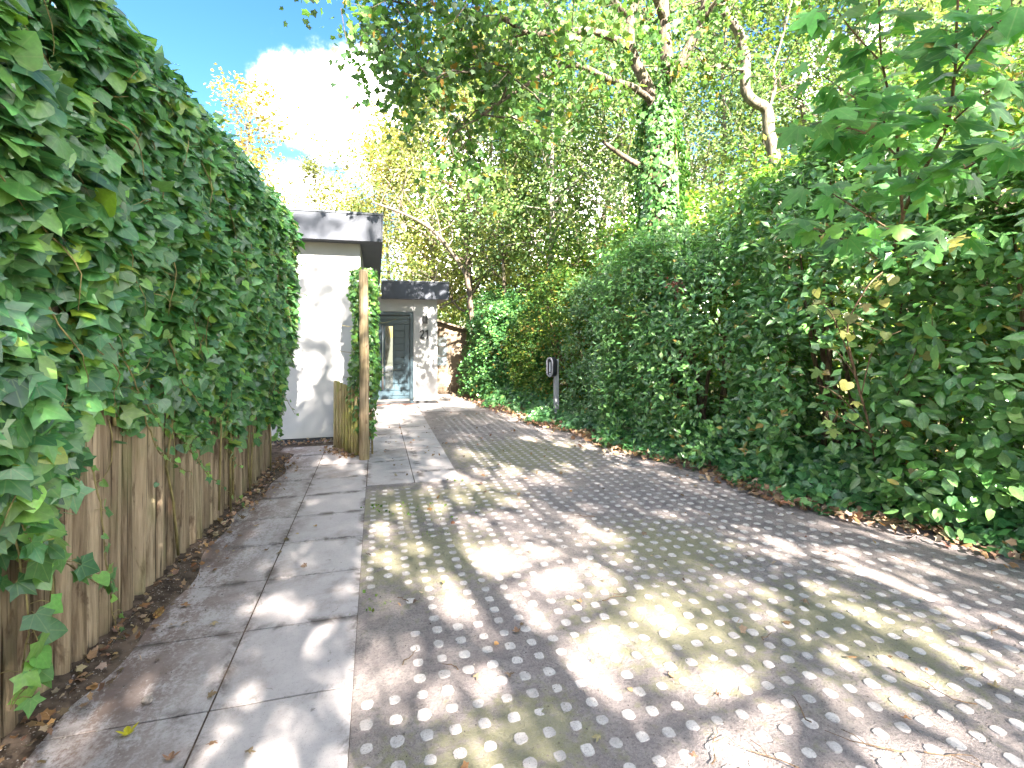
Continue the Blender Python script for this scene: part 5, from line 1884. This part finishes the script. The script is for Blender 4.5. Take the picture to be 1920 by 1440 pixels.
L = Leaves()
def hedge_pt():
    y = random.uniform(0.6, 13.5)
    return (float(hedge_x(y)) - 0.10 + 0.08 * math.sin(y * 2.7) + random.gauss(0, .11) + abs(random.gauss(0, .12)), y)
p = litter(4200, hedge_pt, .035)
p[:, 2] += .09 * np.clip((p[:, 0] - hedge_x(p[:, 1]) + .35) / .8, 0, 1) ** 1.5
n = len(p)
L.add(MAPLE_S, p, np.array([0, 0, .1]) + rv(n) * [1, 1, .35], np.array([0, 0, 1.0]) + rv(n, .45), rng.uniform(.03, .075, n), pal(n, DRY), rng.uniform(-3, 3, n))
def fence_pt():
    y = random.uniform(1.0, 7.1)
    return (fence_x(y) + .07 + abs(random.gauss(0, .10)), y)
p = litter(520, fence_pt, .05)
n = len(p)
p[:, 2] = np.interp(p[:, 0] - fence_x(p[:, 1]), [0, .1, .25, .4], [.065, .05, .025, .02]) + rng.exponential(.008, n)
L.add(MAPLE_S, p, np.array([0, 0, .1]) + rv(n) * [1, 1, .35], np.array([0, 0, 1.0]) + rv(n, .45), rng.uniform(.015, .045, n), pal(n, DRY), rng.uniform(-3, 3, n))
def gate_pt():
    u = random.random()
    q_ = ga.lerp(gb, u)
    return (q_.x + random.gauss(-.06, .07), q_.y + random.gauss(-.02, .08))
p = litter(260, gate_pt, .022)
def wall_pt():
    return (random.uniform(-1.5, -.4), YW - abs(random.gauss(.05, .06)))
p = np.concatenate([p, litter(160, wall_pt, .022)])
def drive_pt():
    y = 1.6 + 9 * random.random() ** .8
    return (random.uniform(0, float(hedge_x(y))), y)
p = np.concatenate([p, litter(240, drive_pt, .012)])
def shed_pt():
    return (random.gauss(2.0, .3), random.gauss(13.0, .7))
p = np.concatenate([p, litter(120, shed_pt, .02)])
n = len(p)
L.add(MAPLE_S, p, np.array([0, 0, .1]) + rv(n) * [1, 1, .3], np.array([0, 0, 1.0]) + rv(n, .4), rng.uniform(.012, .045, n), pal(n, DRY), rng.uniform(-3, 3, n))
ob = L.build('leaf_litter', M['dry'], None, 'stuff')
tag(ob, 'dry brown leaf litter along hedge, fence and driveway edges', 'leaf litter')

# small weeds and moss tufts at the slab edges
W_ = Leaves()
wp = []
for _ in range(900):
    k = random.random()
    if k < .5:
        wp.append((random.uniform(-.08, .95), 5.5 + random.gauss(0, .05)))
    elif k < .7:
        wp.append((random.gauss(.02, .05), random.uniform(1.6, 5.5)))
    elif k < .85:
        wp.append((random.gauss(.22, .25), random.gauss(4.7, .4)))
    else:
        wp.append((-.1 + random.gauss(0, .03), random.uniform(6.5, 10)))
wp = np.array(wp)
wp = wp[lump(np.concatenate([wp * 2.2, wp[:, :1] * 0], 1), 2.5, 91) > .25]
nw = len(wp)
W_.add(DIAM, np.concatenate([wp, np.full((nw, 1), .004)], 1), np.array([0, 0, .6]) + rv(nw, .7), rv(nw, 1.0) + np.array([0, -.5, .5]), rng.uniform(.012, .035, nw), pal(nw, [(.16, .28, .05), (.10, .2, .04), (.24, .32, .08)]), None)
ob = W_.build('weeds', M['tree'], None, 'stuff')
tag(ob, 'tiny green weeds sprouting along the slab edges', 'weeds')

# crumbs of soil, bark and gravel
def chunk(n, pts, smin, smax):
    ico = np.array([(1, 0, 0), (-.6, .8, 0), (-.5, -.8, 0), (0, 0, .8)], float)
    tri = np.array([(0, 1, 3), (1, 2, 3), (2, 0, 3), (0, 2, 1)])
    s_ = rng.uniform(smin, smax, n) * rng.uniform(.5, 1, n)
    th = rng.uniform(0, 6.28, n)
    V = ico[None] * rng.uniform(.6, 1.3, (n, 4, 1)) * s_[:, None, None]
    x = V[..., 0] * np.cos(th)[:, None] - V[..., 1] * np.sin(th)[:, None]
    y = V[..., 0] * np.sin(th)[:, None] + V[..., 1] * np.cos(th)[:, None]
    V = np.stack([x, y, V[..., 2]], 2) + pts[:, None, :]
    return V.reshape(-1, 3), (tri[None] + (np.arange(n) * 4)[:, None, None]).reshape(-1, 3)


N = 11000
y = 1.4 + rng.uniform(0, 1, N) ** 1.4 * 7
x = rng.uniform(-0.05, 4.2, N)
kp = (x < hedge_x(y))
pts = np.stack([x, y, np.full(N, .004)], 1)[kp]
V1, T1 = chunk(len(pts), pts, .0015, .0075)
N = 2600
y = rng.uniform(1.3, 7.2, N)
x = fence_x(y) + .06 + np.abs(rng.normal(0, .16, N))
pts2 = np.stack([x, y, np.interp(x - fence_x(y), [0, .1, .25, .3], [.06, .045, .018, .016])], 1)
V2, T2 = chunk(len(pts2), pts2, .002, .008)
N = 500
pts3 = np.stack([rng.uniform(-1.6, -.3, N), YW - rng.uniform(0.0, .13, N), np.full(N, .02)], 1)
V3, T3 = chunk(N, pts3, .006, .018)
ob = link('grit', mesh_np('grit', np.concatenate([V1, V2, V3]), np.concatenate([T1, T2 + len(V1), T3 + len(V1) + len(V2)]), M['pebble']))
tag(ob, 'loose grit and soil crumbs on drive and path', 'grit', None, 'stuff')

# single fallen leaves
def fallen(px, lab, grp, cols, smin, smax, z=.019):
    for (x, y) in px:
        p = G(x, y, z)
        tm = random.choice((MAPLE, MAPLE_B, IVY_B))
        V, T = tm
        V = V.copy()
        V[:, 2] *= random.uniform(-2.2, 2.2)
        V[:, 2] += .25 * np.sin(V[:, 0] * 4 + random.random() * 6) * random.uniform(.2, .5)
        V[:, 2] -= V[:, 2].min()
        me = mesh_np('fallen_leaf', V, T, M['dry_obj'])
        ob = link('fallen_leaf', me, None, p)
        s_ = random.uniform(smin, smax)
        ob.scale = (s_, s_, s_)
        ob.rotation_euler = (random.gauss(0, .08), random.gauss(0, .08), random.uniform(0, 6.28))
        ob.color = (*[float(q) for q in pal(1, cols)[0]], 1)
        tag(ob, lab, 'leaf', grp)


fallen([(482, 942), (436, 1033), (528, 1037), (400, 1070), (325, 1170), (402, 1168), (232, 1255), (212, 1280), (275, 1312), (345, 1138), (500, 1032), (480, 985), (575, 1060), (365, 1010), (450, 1005), (318, 1425), (400, 1390), (465, 1415), (390, 1305), (212, 1230), (560, 1000), (590, 985), (350, 1170), (540, 1010), (170, 1293)],
       'dry brown fallen leaf lying on the grey path slabs', 'fallen leaves on the path', DRY, .022, .042)
fallen([(898, 1270), (955, 1262), (927, 1208), (970, 1185), (1300, 1420), (1125, 1385), (1675, 1255), (1690, 1262), (1825, 1258), (1600, 1240), (995, 1035), (780, 1130), (1340, 975), (1550, 1035), (1870, 1290), (1510, 1130), (1480, 1170), (1265, 1270), (1350, 1300), (1700, 1350), (1180, 1290), (1090, 1130)],
       'dry brown fallen leaf lying on the studded driveway', 'fallen leaves on the driveway', DRY, .022, .042, .01)
fallen([(240, 1378)], 'bright yellow fallen leaf lying on the dirty path slab', None, [(.6, .42, .03)], .05, .05)

# twigs on the drive
for k, (x, y, a, ln_) in enumerate([(1440, 1420, 2.3, .32), (1785, 1420, -.4, .2), (1760, 1300, 2.2, .25), (1090, 968, 2.6, .22), (755, 1125, 2.4, .09), (690, 1040, 2.5, .06), (1540, 1050, 2.2, .14), (770, 1230, .9, .14), (845, 1250, 2.5, .09), (1440, 1195, .3, .09), (1150, 1120, .4, .2), (1340, 1400, .8, .2), (1870, 1180, .2, .18), (1690, 1050, 2.4, .16), (1500, 1330, 1.2, .15), (1620, 1395, 2.5, .25)]):
    p = G(x, y, .012)
    pts = []
    d = Vector((math.cos(a), math.sin(a), 0))
    for i in range(7):
        u = i / 6 - .5
        pts.append(p + d * (ln_ * u) + Vector((random.gauss(0, .006), random.gauss(0, .006), .004 + abs(random.gauss(0, .003)))))
    m = MB()
    m.tube(pts, [.0026 * (1.2 - i / 8) for i in range(7)], 5, wob=.15)
    if ln_ > .15:
        q_ = pts[3]
        m.tube([q_, q_ + Vector((d.y, -d.x, 0)) * .03 + d * .03 + Vector((0, 0, .004)), q_ + Vector((d.y, -d.x, 0)) * .05 + d * .07], [.002, .0018, .001], 4)
    ob = m.build('twig', M['twig'])
    tag(ob, 'thin dry brown twig lying on the studded driveway', 'twig', 'twigs on the driveway')

# cone and pebble by the fence
pc = G(296, 1150, .04)
L = Leaves()
nc = 46
uu = np.linspace(0, 1, nc)
th = np.arange(nc) * 2.4
rr = .016 * np.sin(math.pi * (uu * .85 + .12))
axd = np.array([.35, .8, .25]); axd /= np.linalg.norm(axd)
s1 = np.cross(axd, [0, 0, 1]); s1 /= np.linalg.norm(s1); s2_ = np.cross(axd, s1)
rad = np.cos(th)[:, None] * s1 + np.sin(th)[:, None] * s2_
pos = np.array(pc) + axd * ((uu - .5) * .06)[:, None] + rad * rr[:, None] * .6
L.add(DIAM, pos, axd * .6 + rad * .9, rad * .9 - axd * .3, np.full(nc, .019), pal(nc, [(.24, .14, .06), (.32, .2, .08)]), None)
ob = L.build('pine_cone', M['dry'])
tag(ob, 'small brown cone lying at the foot of the stake fence', 'cone')
bm = bmesh.new()
bmesh.ops.create_icosphere(bm, subdivisions=2, radius=.02)
for v in bm.verts:
    v.co = Vector((v.co.x * 1.1, v.co.y * .9, v.co.z * .75)) * (1 + random.uniform(-.06, .06))
me = bpy.data.meshes.new('pebble'); bm.to_mesh(me); bm.free(); me.materials.append(M['pebble'])
ob = link('pebble', me, None, G(276, 1312, .03))
ob.location.z = .028
tag(ob, 'rounded grey pebble lying on the dirty path slab', 'pebble')

ntri = sum(len(o.data.polygons) for o in bpy.data.objects if o.type == 'MESH')
print('objects', len(bpy.data.objects), 'polys', ntri)
